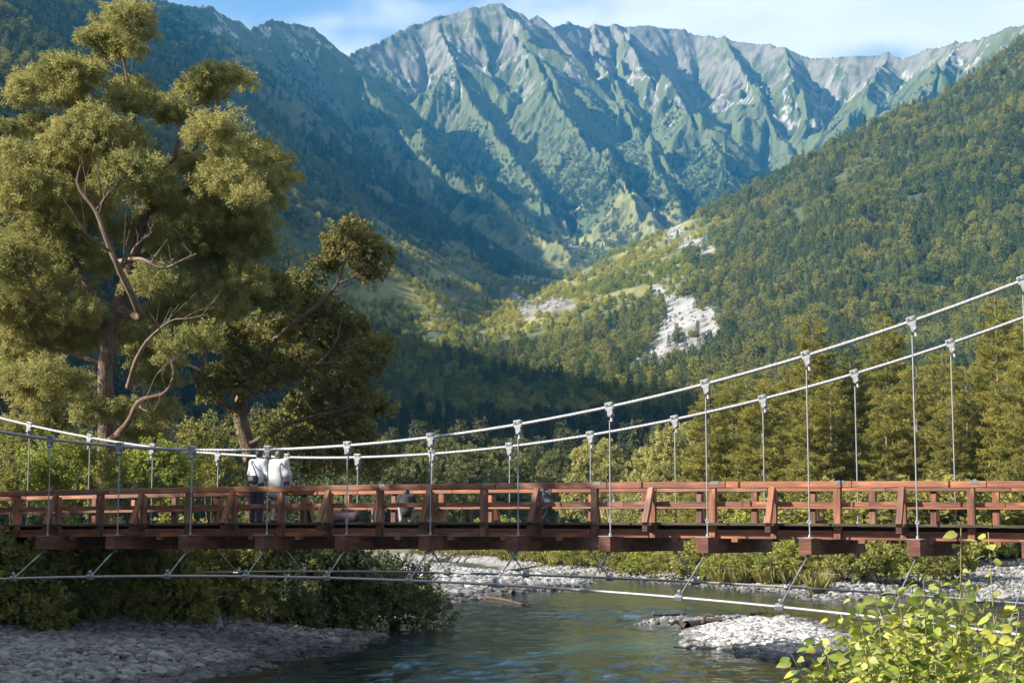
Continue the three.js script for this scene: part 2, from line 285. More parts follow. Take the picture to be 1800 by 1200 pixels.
const mixc = (a, b, t) => [lerp(a[0], b[0], t), lerp(a[1], b[1], t), lerp(a[2], b[2], t)];
function colourAt(x, d, h, slope, gully) {
  const n1 = fbm(x / 90, d / 90, 4, 91), n2 = fbm(x / 22, d / 22, 3, 95), n3 = noise(x / 7, d / 7, 99);
  if (d < 420) {
    const z = zoneOut, any = Math.max(z.left, z.tongue, z.far, z.island, z.log);
    const g = 0.5 + 0.5 * noise(x / 0.35, d / 0.35, 101) + 0.3 * noise(x / 1.3, d / 1.3, 102);
    if (any < 0) return z.shoal > -1 ? mixc(SAND, BED, clamp(0.4 - z.shoal * 0.3, 0, 1)) : mixc(BED, [0.06, 0.07, 0.06], g * 0.6);
    const gravel = mixc([0.11, 0.107, 0.10], [0.25, 0.243, 0.23], clamp(g, 0, 1)), soil = mixc(SOIL, [0.075, 0.09, 0.03], clamp(0.5 + n2, 0, 1));
    if (Math.max(z.island, z.log) > 0) return mixc([0.05, 0.048, 0.043], [0.14, 0.135, 0.125], clamp(g, 0, 1));  // ground under the pebbles darkened: shade of the gaps put into its colour
    if (z.tongue > 0 && d < 230) return h < 0.06 ? WET : gravel;
    if (z.left > 0 && d < 60) return d < 40 + (x + 11.9) * 0.6 + n2 ? (h < 0.06 ? WET : mixc(gravel, SOIL, 0.35)) : soil;
    if (z.far > 0 && d < 210) return z.far < (x < 0.118 * d ? 5 : x > 14.5 && d < 140 ? 13 : 1.4) + 1.5 * n2 ? (h < 0.06 ? WET : gravel) : soil;
    return soil;
  }
  const c = chuteAt(x, d);
  if (c && c[1] > 5 + 9 * n2 + 5 * n3) return c[0].colour[2] < 0.05 ? mixc(c[0].colour, SCRUB, clamp(0.3 + 0.6 * n3, 0, 0.8)) : mixc(c[0].colour, [0.075, 0.075, 0.062], clamp(0.25 + 0.6 * n3 + 0.6 * n2, 0, 0.95));
  if (d > 2350) for (const [ax, ad, r] of alps) { const q = Math.hypot((x - ax) * 1.0, (d - ad) * 0.7) / r; if (q + n1 * 0.5 + n2 * 0.25 < 0.85) return mixc(MEADOW, GRASS, clamp(0.5 + n3 * 0.6 + n2 * 0.4, 0, 1)); }
  const high = (h - 1290) / 420 + n1 * 0.55 + n2 * 0.3 + (slope - 0.75) * 0.9 - gully * 0.22;     // bare rock takes over with height, on steep ground and along the gullies
  const green = mixc(mixc(SCRUB, FOREST, clamp(0.5 + n1 - (h - 500) / 900, 0, 1)), GRASS, clamp(0.15 + n2 * 0.6 + (h - 500) / 900 + gully * 0.25, 0, 1));
  if (d > 1500 && d < 3350 && x - axisAt(d) > -290 - 60 * n1 && x - axisAt(d) < 70 + 40 * n1 + (d > 2350 ? 120 : 0)) return mixc(MEADOW, GRASS, clamp(0.55 + n2 * 0.7, 0, 1));
  if (d < 2350 && h < 760) return mixc(mixc(FOREST, SCRUB, clamp(0.4 + n2, 0, 1)), GRASS, clamp(n1 * 0.5, 0, 0.4));
  if (high > 0.62) return mixc(ROCK, PALEROCK, clamp(0.45 + n2 * 0.7 + n3 * 0.3, 0, 1));
  if (high > 0.36) return n3 + n2 > 0.15 ? mixc(ROCK, SCREE, clamp(0.5 + n1, 0, 1)) : green;
  return green;
}
function sheet(name, cols, rings, place, octaves, label) {
  const nc = cols.length, nr = rings.length, P = new Float32Array(nc * nr * 3), C = new Float32Array(nc * nr * 3), I = new Uint32Array((nc - 1) * (nr - 1) * 6);
  let o = 0;
  for (const r of rings) for (const c of cols) {
    const [x, d] = place(c, r); let h;
    if (d > 420) h = mountainFast(x, d, octaves); else { slopeOut = 0; gullyOut = 0; h = groundHeight(x, d); }
    P[o] = x; P[o + 1] = h; P[o + 2] = -d;
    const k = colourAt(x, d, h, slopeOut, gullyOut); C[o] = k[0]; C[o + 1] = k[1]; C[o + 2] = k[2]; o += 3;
  }
  o = 0;
  for (let j = 0; j + 1 < nr; j++) for (let i = 0; i + 1 < nc; i++) { const a = j * nc + i, b = a + 1, e = a + nc, f = e + 1; I[o++] = a; I[o++] = b; I[o++] = f; I[o++] = a; I[o++] = f; I[o++] = e; }
  const g = new THREE.BufferGeometry(); g.setAttribute('position', new THREE.BufferAttribute(P, 3)); g.setAttribute('color', new THREE.BufferAttribute(C, 3)); g.setIndex(new THREE.BufferAttribute(I, 1)); g.computeVertexNormals();
  return solo(name, g, terrainMat, label, undefined, undefined, 'structure');
}
const terrainMat = std({ vertexColors: true, roughness: 0.95 });
const rings = []; for (let d = 4; d < 600; d *= 1.0225) rings.push(d); for (let d = 600; d < 2400; d += 7.5) rings.push(d); for (let d = 2400; d < 5700; d += 6.6) rings.push(d); rings.push(5800, 6000);
const cols = []; for (let i = 0; i < 860; i++) cols.push(-0.335 + 0.67 * i / 859);
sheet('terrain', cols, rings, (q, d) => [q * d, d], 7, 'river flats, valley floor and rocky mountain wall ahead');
const rim = []; for (let d = 4; d < 4600; d *= 1.045) rim.push(d);
const a0 = Math.atan(0.3349), turnL = [], turnR = []; for (let i = 0; i <= 90; i++) { const a = a0 + (Math.PI * 1.002 - a0) * Math.pow(i / 90, 1.25); turnR.push(a); turnL.unshift(-a); }
sheet('terrain', turnR, rim, (a, r) => [Math.sin(a) * r, Math.cos(a) * r], 2, 'ground and slopes beyond the right edge of the view');
sheet('terrain', turnL, rim, (a, r) => [Math.sin(a) * r, Math.cos(a) * r], 2, 'ground and slopes beyond the left edge of the view');
console.log('terrain done');

// ---------------------------------------------------------------- the river's surface
{
  const rip = (x, d) => 0.022 * noise(x * 1.1 + d * 0.35, d * 0.5, 301) + 0.016 * noise(x * 2.6 - d * 0.6, d * 1.4, 302) + 0.009 * noise(x * 6 + 3, d * 3.4, 303);
  const rapid = (x, d) => Math.exp(-(((x - 4.6) / 4.5) ** 2) - (((d - 58) / 9) ** 2)) + 0.5 * Math.exp(-(((x + 1) / 7) ** 2) - (((d - 33) / 6) ** 2));
  const P = [], I = [], rows = []; for (let d = 12; d < 190; d *= 1.0065) rows.push(d); const nc = 330;
  for (const d of rows) for (let i = 0; i < nc; i++) { const x = (-0.36 + 0.72 * i / (nc - 1)) * d, k = rapid(x, d); P.push(x, rip(x, d) * (0.6 + 1.4 * k) + k * 0.05 * noise(x * 1.7, d * 1.9, 305) * 1.2, -d); }
  for (let j = 0; j + 1 < rows.length; j++) for (let i = 0; i + 1 < nc; i++) { const a = j * nc + i; I.push(a, a + 1, a + nc + 1, a, a + nc + 1, a + nc); }
  const g = new THREE.BufferGeometry(); g.setAttribute('position', new THREE.Float32BufferAttribute(P, 3)); g.setIndex(I); g.computeVertexNormals();
  const uv = new Float32Array(P.length / 3 * 2); for (let i = 0; i < uv.length / 2; i++) { uv[i * 2] = P[i * 3] / 2.8; uv[i * 2 + 1] = P[i * 3 + 2] / 5; } g.setAttribute('uv', new THREE.BufferAttribute(uv, 2));
  const wb = (() => { const W = 512, data = new Uint8Array(W * W * 4); for (let j = 0; j < W; j++) for (let i = 0; i < W; i++) { const u = i / W, v = j / W, o = (j * W + i) * 4; let s = 0, a = 0.5; for (let k = 0; k < 5; k++) { const f = 4 << k, x = u * f, y = v * f, ix = Math.floor(x), iy = Math.floor(y), p = x - ix, q = y - iy, U = p * p * (3 - 2 * p), Vv = q * q * (3 - 2 * q), H = (m, n) => hash2(((m % f) + f) % f, ((n % f) + f) % f, 310 + k); s += a * lerp(lerp(H(ix, iy), H(ix + 1, iy), U), lerp(H(ix, iy + 1), H(ix + 1, iy + 1), U), Vv); a *= 0.6; } data[o] = data[o + 1] = data[o + 2] = clamp(s / 1.1 * 255, 0, 255); data[o + 3] = 255; } const t = new THREE.DataTexture(data, W, W); t.wrapS = t.wrapT = THREE.RepeatWrapping; t.magFilter = THREE.LinearFilter; t.needsUpdate = true; return t; })();
  const water = phys({ color: rgb(0.20, 0.42, 0.62), roughness: 0.09, ior: 1.33, transmission: 1, thickness: 0, bumpMap: wb, bumpScale: 0.045 });
  solo('river', g, water, 'clear blue-green river water with ripples', undefined, undefined, 'structure');
}

// ---------------------------------------------------------------- textures made of grain
function grainTexture(w, h, f, srgb = true) {
  const data = new Uint8Array(w * h * 4);
  for (let j = 0; j < h; j++) for (let i = 0; i < w; i++) { const c = f(i / w, j / h), o = (j * w + i) * 4; for (let k = 0; k < 3; k++) data[o + k] = clamp(Math.round((c.length ? c[k] : c) * 255), 0, 255); data[o + 3] = 255; }
  const t = new THREE.DataTexture(data, w, h, THREE.RGBAFormat); t.wrapS = t.wrapT = THREE.RepeatWrapping; t.magFilter = THREE.LinearFilter; if (srgb) t.colorSpace = THREE.SRGBColorSpace; t.needsUpdate = true; return t;
}
const wrapNoise = (u, v, fu, fv, s) => {                          // noise that repeats at the texture's edge
  const x = u * fu, y = v * fv, ix = Math.floor(x), iy = Math.floor(y), a = x - ix, b = y - iy, U = a * a * (3 - 2 * a), V = b * b * (3 - 2 * b), H = (i, j) => hash2(((i % fu) + fu) % fu, ((j % fv) + fv) % fv, s);
  return lerp(lerp(H(ix, iy), H(ix + 1, iy), U), lerp(H(ix, iy + 1), H(ix + 1, iy + 1), U), V);
};
const woodColour = grainTexture(512, 256, (u, v) => {
  const g = 0.55 * wrapNoise(u, v, 6, 64, 11) + 0.3 * wrapNoise(u, v, 14, 120, 12) + 0.15 * wrapNoise(u, v, 60, 200, 13), s = wrapNoise(u, v, 5, 5, 14), wear = smooth(0.62, 0.8, 0.6 * wrapNoise(u, v, 9, 30, 15) + 0.4 * wrapNoise(u, v, 24, 90, 16));
  const k = 0.5 + 0.62 * g + 0.3 * (s - 0.5), crack = wrapNoise(u, v, 4, 40, 17) > 0.93 ? 0.55 : 1;
  return [k * crack * lerp(0.98, 0.9, wear), k * crack * lerp(0.98, 1.08, wear) * 0.98, k * crack * lerp(0.98, 1.15, wear) * 0.97];
});
const woodBump = grainTexture(512, 256, (u, v) => 0.5 * wrapNoise(u, v, 6, 64, 11) + 0.5 * wrapNoise(u, v, 14, 120, 12), false);
const stain = [[0.32, 0.115, 0.05], [0.28, 0.098, 0.043], [0.36, 0.135, 0.06], [0.24, 0.082, 0.04], [0.30, 0.135, 0.078], [0.21, 0.085, 0.05]].map((c) => std({ color: rgb(...c), map: woodColour, bumpMap: woodBump, bumpScale: 0.004, roughness: 0.72 }));
const beamWood = std({ color: rgb(0.17, 0.062, 0.034), map: woodColour, bumpMap: woodBump, bumpScale: 0.006, roughness: 0.85 });
const darkWood = std({ color: rgb(0.08, 0.033, 0.022), map: woodColour, bumpMap: woodBump, bumpScale: 0.004, roughness: 0.85 });
const mossWood = std({ color: rgb(0.085, 0.066, 0.036), map: woodColour, bumpMap: woodBump, bumpScale: 0.006, roughness: 0.95 });
const steel = std({ color: rgb(0.28, 0.29, 0.30), roughness: 0.45, metalness: 0.25 }), dullSteel = std({ color: rgb(0.13, 0.12, 0.12), roughness: 0.6, metalness: 0.3 }), boltMat = std({ color: rgb(0.14, 0.15, 0.17), roughness: 0.5, metalness: 0.6 });
const ropeBump = grainTexture(64, 64, (u, v) => 0.5 + 0.5 * Math.sin((u * 6 + v) * TAU), false);
const grime = grainTexture(128, 128, (u, v) => { const n = 0.5 * wrapNoise(u, v, 5, 5, 31) + 0.3 * wrapNoise(u, v, 14, 14, 32) + 0.2 * wrapNoise(u, v, 50, 50, 33), d = smooth(0.5, 0.75, n), k = 0.92 + 0.2 * (n - 0.5); return [k * lerp(1, 0.78, d), k * lerp(1, 0.72, d), k * lerp(1, 0.66, d)]; });
steel.map = grime;
const cableMat = std({ map: grime, color: rgb(0.30, 0.31, 0.32), roughness: 0.45, metalness: 0.2, bumpMap: ropeBump, bumpScale: 0.004 });

function boxUV(g, along = 'x', seed = 0) {                        // grain runs along the piece; uv in metres
  const p = g.attributes.position, n = g.attributes.normal, uv = new Float32Array(p.count * 2), o = hash2(seed, 3, 77);
  for (let i = 0; i < p.count; i++) {
    const q = { x: p.getX(i), y: p.getY(i), z: p.getZ(i) }, N = { x: Math.abs(n.getX(i)), y: Math.abs(n.getY(i)), z: Math.abs(n.getZ(i)) };
    const others = ['x', 'y', 'z'].filter((k) => k !== along), end = N[along] > 0.7;
    const v = end ? q[others[1]] : N[others[0]] > N[others[1]] ? q[others[1]] : q[others[0]], u = end ? q[others[0]] : q[along];
    uv[i * 2] = u / 1.6 + o; uv[i * 2 + 1] = v / 0.7 + o * 7;
  }
  g.setAttribute('uv', new THREE.BufferAttribute(uv, 2)); return g;
}
const beam = (lx, ly, lz, along = 'x', seed = 0, r = 0.008) => boxUV(new RoundedBoxGeometry(lx, ly, lz, 1, r), along, seed);
const box = (lx, ly, lz) => new THREE.BoxGeometry(lx, ly, lz);
function rod(a, b, r, n = 8) { const d = new THREE.Vector3().subVectors(b, a), g = new THREE.CylinderGeometry(r, r, d.length(), n); g.applyQuaternion(new THREE.Quaternion().setFromUnitVectors(new THREE.Vector3(0, 1, 0), d.clone().normalize())); g.translate((a.x + b.x) / 2, (a.y + b.y) / 2, (a.z + b.z) / 2); return g; }
const v3 = (x, y, z) => new THREE.Vector3(x, y, z);

// ---------------------------------------------------------------- the suspension bridge
const BT = 24.84 * Math.PI / 180, BZ = new THREE.Vector3(-Math.sin(BT), 0, Math.cos(BT)), BX = new THREE.Vector3(Math.cos(BT), 0, Math.sin(BT)), CABLE = 1.945;
const bridgeAt = v3(-5.32, 0, -36.6).addScaledVector(BZ, -CABLE);
const onBridge = (x, y, z) => bridgeAt.clone().addScaledVector(BX, x).addScaledVector(BZ, z).add(v3(0, y, 0));
const DECK = 2.945, camber = (x) => -0.00045 * x * x, deckY = (x) => DECK + camber(x), cableY = (x) => 4.516 + 0.0105 * x * x, windOut = (x) => CABLE + 0.76 + 0.96 * (x / 10) ** 2, windY = (x) => EYE - 0.80 - 0.27 * (x / 10) ** 2;
const HALF = 18.4;
{
  const b = thing('suspension_bridge', 'red-brown wooden suspension footbridge with white cables crossing the river', 'bridge', bridgeAt.toArray(), -BT);
  const r = rng(77), pick = () => stain[Math.floor(r() * stain.length)];
  const put = (name, g, m, x, y, z, rz = 0, rx = 0) => { const o = part(b, name, g, m); o.position.set(x, y, z); o.rotation.set(rx, 0, rz); return o; };
  const tilt = (x) => Math.atan(-0.0009 * x);
  // deck planks, one by one
  const plank = [0, 1, 2].map((k) => beam(0.176, 0.055, 2.7, 'z', k, 0.006));
  for (let i = 0, x = -HALF; x < HALF; x += 0.182, i++) put('deck_plank', plank[i % 3], i % 4 ? mossWood : darkWood, x, deckY(x) - 0.03 + (r() - 0.5) * 0.006, 0, tilt(x));
  // railings, edge boards, side beams
  const SP = 2.474, X0 = 2.52, topRail = [0, 1].map((k) => beam(SP - 0.006, 0.125, 0.16, 'x', k + 10, 0.014)), midRail = beam(SP - 0.006, 0.095, 0.07, 'x', 20), side = beam(SP - 0.006, 0.17, 0.1, 'x', 30), edge = beam(SP - 0.01, 0.05, 0.15, 'x', 40);
  const post = [0, 1].map((k) => beam(0.135, 0.97, 0.14, 'y', k + 50, 0.01)), slim = beam(0.115, 0.93, 0.12, 'y', 60), strap = new RoundedBoxGeometry(0.17, 0.075, 0.172, 1, 0.01), joist = beam(0.11, 0.11, 0.95, 'z', 70), block = beam(0.13, 0.07, 0.16, 'x', 80);
  for (const s of [1, -1]) {
    for (let n = -8; n <= 6; n++) {
      const xp = X0 + n * SP, xb = xp + SP / 2, xm = xp + SP * 0.62, y = deckY;
      if (xp > -HALF && xp < HALF) {
        put('rail_post', post[(n + 8) % 2], pick(), xp + (r() - 0.5) * 0.02, y(xp) + 0.185 + (r() - 0.5) * 0.01, s * 1.45 + (r() - 0.5) * 0.01, tilt(xp) + (r() - 0.5) * 0.018);
        put('rail_strap', strap, dullSteel, xp + 0.08, y(xp) + 0.768, s * 1.45, tilt(xp));
      }
      if (xb > -HALF && xb < HALF) {
        put('rail_post', slim, pick(), xb + (r() - 0.5) * 0.02, y(xb) + 0.165, s * 1.44, tilt(xb) + (r() - 0.5) * 0.018);
        const run = 0.36, rise = 0.70, br = beam(0.115, Math.hypot(run, rise), 0.105, 'y', 90 + n, 0.01);
        put('rail_brace', br, pick(), xb - 0.005, y(xb) + 0.325, s * (1.52 + run / 2 - 0.01), 0, s * -Math.atan2(run, rise));
        put('outrigger', joist, darkWood, xb, y(xb) - 0.125, s * 1.44, 0);
      }
      if (Math.abs(xm) < HALF + 0.4) {
        put('top_rail', topRail[(n + 8) % 2], pick(), xm, y(xm) + 0.733, s * 1.45, tilt(xm));
        put('middle_rail', midRail, pick(), xm + 0.3, y(xm) + 0.36, s * 1.345, tilt(xm));
        put('side_beam', side, pick(), xm - 0.4, y(xm) - 0.215, s * 1.39, tilt(xm));
        put('edge_board', edge, mossWood, xm + 0.1, y(xm) - 0.028, s * 1.605, tilt(xm));
        put('bearing_block', block, pick(), xp + 0.45, y(xp + 0.45) - 0.337, s * 1.41); put('bearing_block', block, pick(), xp + 1.7, y(xp + 1.7) - 0.337, s * 1.41);
      }
    }
  }
  // girders under the deck
  const girder = beam(4, 0.2, 0.17, 'x', 100);
  for (const z of [-1.05, 0, 1.05]) for (let k = -4; k <= 4; k++) put('girder', girder, darkWood, k * 4.004, deckY(k * 4) - 0.16, z, tilt(k * 4));
  // cross beams with hangers, turnbuckles, clamps and ties
  const cross = [0, 1].map((k) => beam(0.24, 0.30, 4.36, 'z', k + 110, 0.012)), plate = box(0.30, 0.014, 0.32);
  const clampGeo = mergeGeometries([new RoundedBoxGeometry(0.17, 0.075, 0.10, 1, 0.012).translate(0, 0.055, 0), new RoundedBoxGeometry(0.17, 0.05, 0.09, 1, 0.012).translate(0, -0.04, 0), box(0.11, 0.15, 0.016).translate(0, -0.11, 0.04), box(0.11, 0.15, 0.016).translate(0, -0.11, -0.04), new THREE.CylinderGeometry(0.036, 0.036, 0.13, 10).rotateX(Math.PI / 2).translate(0.012, -0.16, 0), new THREE.SphereGeometry(0.04, 10, 8).translate(0.03, -0.165, 0.06), new THREE.CylinderGeometry(0.02, 0.034, 0.11, 10).translate(0, -0.235, 0)].map((g) => { const h = g.index ? g.toNonIndexed() : g; return h; }));
  const boltGeo = mergeGeometries([-1, 1].flatMap((s) => [1, -1].map((q) => new THREE.CylinderGeometry(0.014, 0.014, 0.02, 6).rotateX(Math.PI / 2).translate(s * 0.045, 0.06, q * 0.056))));
  const turnGeo = mergeGeometries([new THREE.TorusGeometry(0.034, 0.011, 6, 12), new THREE.CylinderGeometry(0.018, 0.018, 0.07, 8).translate(0, 0.06, 0), new THREE.CylinderGeometry(0.016, 0.016, 0.06, 8).translate(0, -0.055, 0)]);
  const nutGeo = new THREE.CylinderGeometry(0.03, 0.034, 0.05, 6), windClamp = mergeGeometries([new RoundedBoxGeometry(0.16, 0.10, 0.10, 1, 0.014).toNonIndexed(), box(0.05, 0.12, 0.06).translate(0.02, 0.075, -0.02).toNonIndexed()]);
  for (let t = -9; t <= 9; t++) {
    const x = t * 2, y = deckY(x);
    put('cross_beam', cross[(t + 9) % 2], beamWood, x - 0.03, y - 0.435, 0);
    for (const s of [1, -1]) {
      const z = s * CABLE, top = cableY(x) - 0.26, bot = y - 0.27, h = part(b, 'hanger', rod(v3(x, bot, z), v3(x, top, z), 0.014), steel);
      const c = part(h, 'cable_clamp', clampGeo, steel); c.position.set(x, cableY(x), z); c.rotation.z = Math.atan(0.021 * x);
      const bo = part(h, 'clamp_bolt', boltGeo, boltMat); bo.position.copy(c.position); bo.rotation.copy(c.rotation);
      const tb = part(h, 'turnbuckle', turnGeo, steel); tb.position.set(x, y + 0.03, z);
      const pl = part(h, 'anchor_plate', plate, steel); pl.position.set(x - 0.03, y - 0.272, z + s * 0.06);
      const nu = part(h, 'anchor_nut', nutGeo, steel); nu.position.set(x, y - 0.24, z);
      const w = v3(x, windY(x), s * windOut(x)), a = v3(x - 0.03, y - 0.6, s * 1.98), tie = part(b, 'wind_tie', rod(a, w, 0.013), steel), m = a.clone().lerp(w, 0.3), dir = w.clone().sub(a).normalize();
      const wc = part(tie, 'wind_clamp', windClamp, steel); wc.position.copy(w); wc.rotation.x = s * 0.5;
      part(tie, 'tie_sleeve', rod(m.clone().addScaledVector(dir, -0.14), m.clone().addScaledVector(dir, 0.14), 0.022), steel);
      part(tie, 'tie_eye', new THREE.TorusGeometry(0.035, 0.014, 6, 10).translate(a.x, a.y - 0.02, a.z), steel);
    }
  }
  const tube = (pts, rad, rep) => { const g = new THREE.TubeGeometry(new THREE.CatmullRomCurve3(pts), pts.length * 4, rad, 8); const uv = g.attributes.uv; for (let i = 0; i < uv.count; i++) uv.setXY(i, uv.getX(i) * rep, uv.getY(i)); return g; };
  for (const s of [1, -1]) {
    const main = [], wind = []; for (let x = -HALF; x <= HALF + 0.01; x += 1.6) { main.push(v3(x, cableY(x), s * CABLE)); wind.push(v3(x, windY(x), s * windOut(x))); }
    const e = cableY(HALF); main.push(v3(HALF + 5, e - 3.2, s * CABLE)); main.unshift(v3(-HALF - 5, e - 3.2, s * CABLE));
    part(b, 'main_cable', tube(main, 0.036, 90), cableMat); part(b, 'wind_cable', tube(wind, 0.026, 90), cableMat);
  }
  // the portals at either end, on stone footings
  const stone = std({ color: rgb(0.33, 0.32, 0.30), roughness: 0.95 });
  for (const s of [1, -1]) {
    for (const z of [-CABLE, CABLE]) { put('tower_post', beam(0.42, 6.6, 0.42, 'y', 120, 0.02), stain[1], s * HALF, cableY(HALF) - 3.2, z); put('tower_cap', beam(0.6, 0.14, 0.6, 'x', 121, 0.02), stain[0], s * HALF, cableY(HALF) + 0.17, z); }
    put('tower_beam', beam(0.34, 0.4, 4.5, 'z', 122, 0.02), stain[1], s * HALF, cableY(HALF) - 0.6, 0);
    put('footing', box(2.6, 3.0, 5.4), stone, s * (HALF + 1.5), 0.95, 0);
  }
}
console.log('bridge done');

// ---------------------------------------------------------------- foliage: sprays of single leaves, set by the thousand into crowns
function leafSpray(seed, n, len, wid, reach, flat, droop, up = 0.4) {  // n leaves round a short twig that points along +y
  const r = rng(seed), P = [];
  for (let i = 0; i < n; i++) {
    const a = i * 2.4 + r(), t = reach * (0.05 + 0.95 * (i + r()) / n), L = len * (0.7 + 0.6 * r()), W = wid * (0.7 + 0.6 * r());
    const o = v3((r() - 0.5) * reach * 0.35, t, (r() - 0.5) * reach * 0.35 * flat), d = v3(Math.cos(a), up + (r() - 0.5) * 0.8 - droop * r(), Math.sin(a) * flat).normalize(), s = v3(r() - 0.5, r() - 0.5, r() - 0.5).cross(d).normalize(), nrm = d.clone().cross(s).multiplyScalar(L * 0.14);
    const b = o.clone(), m1 = o.clone().addScaledVector(d, L * 0.45).addScaledVector(s, W / 2).add(nrm), m2 = o.clone().addScaledVector(d, L * 0.45).addScaledVector(s, -W / 2).add(nrm), e = o.clone().addScaledVector(d, L);
    for (const q of [b, m1, e, b, e, m2]) P.push(q.x, q.y, q.z);
  }
  const g = new THREE.BufferGeometry(); g.setAttribute('position', new THREE.Float32BufferAttribute(P, 3)); g.computeVertexNormals(); return g;
}
const sprays = {
  willow: leafSpray(1, 20, 0.17, 0.042, 0.34, 1, 0.5), broad: leafSpray(2, 14, 0.16, 0.10, 0.3, 1, 0.3), needle: leafSpray(3, 26, 0.22, 0.036, 0.5, 0.42, 0.2, 0.5), small: leafSpray(4, 14, 0.10, 0.055, 0.24, 1, 0.2, 0.6),
  coarse: leafSpray(5, 14, 0.42, 0.22, 0.7, 1, 0.3), coarseNeedle: leafSpray(6, 22, 0.5, 0.11, 1.0, 0.45, 0.2, 0.5), grass: leafSpray(7, 9, 0.55, 0.022, 0.1, 1, -0.3, 2.2),
};
const leafMat = phys({ color: 0xffffff, roughness: 0.9, transmission: 0.45, thickness: 0, specularIntensity: 0.35 });
const needleMat = phys({ color: 0xffffff, roughness: 0.9, transmission: 0.35, thickness: 0, specularIntensity: 0.3 });
const barkTex = grainTexture(256, 256, (u, v) => { const g = 0.5 * wrapNoise(u, v, 24, 6, 21) + 0.3 * wrapNoise(u, v, 48, 18, 22) + 0.2 * wrapNoise(u, v, 100, 80, 23); const k = 0.35 + 0.9 * g; return [k, k * 0.98, k * 0.95]; });
const barkBump = grainTexture(256, 256, (u, v) => 0.6 * wrapNoise(u, v, 24, 6, 21) + 0.4 * wrapNoise(u, v, 48, 18, 22), false);
const bark = std({ color: rgb(0.20, 0.135, 0.09), map: barkTex, bumpMap: barkBump, bumpScale: 0.03, roughness: 0.95 }), paleBark = std({ color: rgb(0.24, 0.18, 0.13), map: barkTex, bumpMap: barkBump, bumpScale: 0.012, roughness: 0.9 }), redBark = std({ color: rgb(0.15, 0.105, 0.075), map: barkTex, bumpMap: barkBump, bumpScale: 0.03, roughness: 0.95 });
const greyWood = std({ color: rgb(0.25, 0.215, 0.18), map: barkTex, bumpMap: barkBump, bumpScale: 0.012, roughness: 0.9 }), brownWood = std({ color: rgb(0.095, 0.06, 0.042), map: barkTex, bumpMap: barkBump, bumpScale: 0.015, roughness: 0.9 });
function limb(pts, r0, r1, n = 7, knots = 0.1, seed = 0) {       // a tapering, slightly knotty round limb through the points
  const curve = new THREE.CatmullRomCurve3(pts), len = curve.getLength(), m = Math.max(4, Math.min(26, Math.ceil(len / Math.max(0.18, r0 * 1.6)))), P = [], U = [], I = [], fr = curve.computeFrenetFrames(m, false);
  for (let k = 0; k <= m; k++) {
    const t = k / m, c = curve.getPointAt(t), r = lerp(r0, r1, Math.pow(t, 0.8));
    for (let i = 0; i <= n; i++) { const a = i / n * TAU, q = r * (1 + knots * (hash2(i % n, k, seed + 5) - 0.5) * 2); const o = fr.normals[k].clone().multiplyScalar(Math.cos(a) * q).addScaledVector(fr.binormals[k], Math.sin(a) * q); P.push(c.x + o.x, c.y + o.y, c.z + o.z); U.push(i / n * 2, t * len / 1.2); }
  }
  for (let k = 0; k < m; k++) for (let i = 0; i < n; i++) { const a = k * (n + 1) + i, b = a + n + 1; I.push(a, b, b + 1, a, b + 1, a + 1); }
  const g = new THREE.BufferGeometry(); g.setAttribute('position', new THREE.Float32BufferAttribute(P, 3)); g.setAttribute('uv', new THREE.Float32BufferAttribute(U, 2)); g.setIndex(I); g.computeVertexNormals(); return g;
}
function forked(pts, r0, r1, seed, n = 5) {                        // a limb with twigs leaving its outer half
  const r = rng(seed * 31 + 7), c = new THREE.CatmullRomCurve3(pts), out = [limb(pts, r0, r1, 8, 0.2, seed)], len = c.getLength();
  for (let i = 0; i < n; i++) { const t = 0.45 + 0.55 * (i + r()) / n, o = c.getPointAt(Math.min(1, t)), d = c.getTangentAt(Math.min(1, t)), L = len * (0.16 + 0.2 * r()) * (1.2 - 0.6 * t), e = o.clone().addScaledVector(d, L * 0.6).add(v3((r() - 0.5) * L * 1.3, (r() - 0.15) * L, (r() - 0.5) * L * 1.3)), m = o.clone().lerp(e, 0.5).add(v3((r() - 0.5) * L * 0.25, (r() - 0.5) * L * 0.25, 0)), w = lerp(r0, r1, t) * 0.5; out.push(limb([o, m, e], w, 0.008, 5, 0.1, i)); for (let k = 0; k < 2; k++) { const e2 = e.clone().add(v3((r() - 0.5) * L, (r() - 0.2) * L * 0.8, (r() - 0.5) * L)); out.push(limb([m, m.clone().lerp(e2, 0.5), e2], w * 0.55, 0.006, 4, 0, k)); } }
  return mergeGeometries(out);
}
const MM = new THREE.Matrix4(), QQ = new THREE.Quaternion(), SS = new THREE.Vector3(), UPV = new THREE.Vector3(0, 1, 0), TW = new THREE.Quaternion();
function addSpray(set, p, dir, size, colour, r) {
  QQ.setFromUnitVectors(UPV, dir); TW.setFromAxisAngle(UPV, r() * TAU); QQ.multiply(TW); MM.compose(p, QQ, SS.set(size, size, size)); set.m.push(...MM.elements); set.c.push(...colour);
}
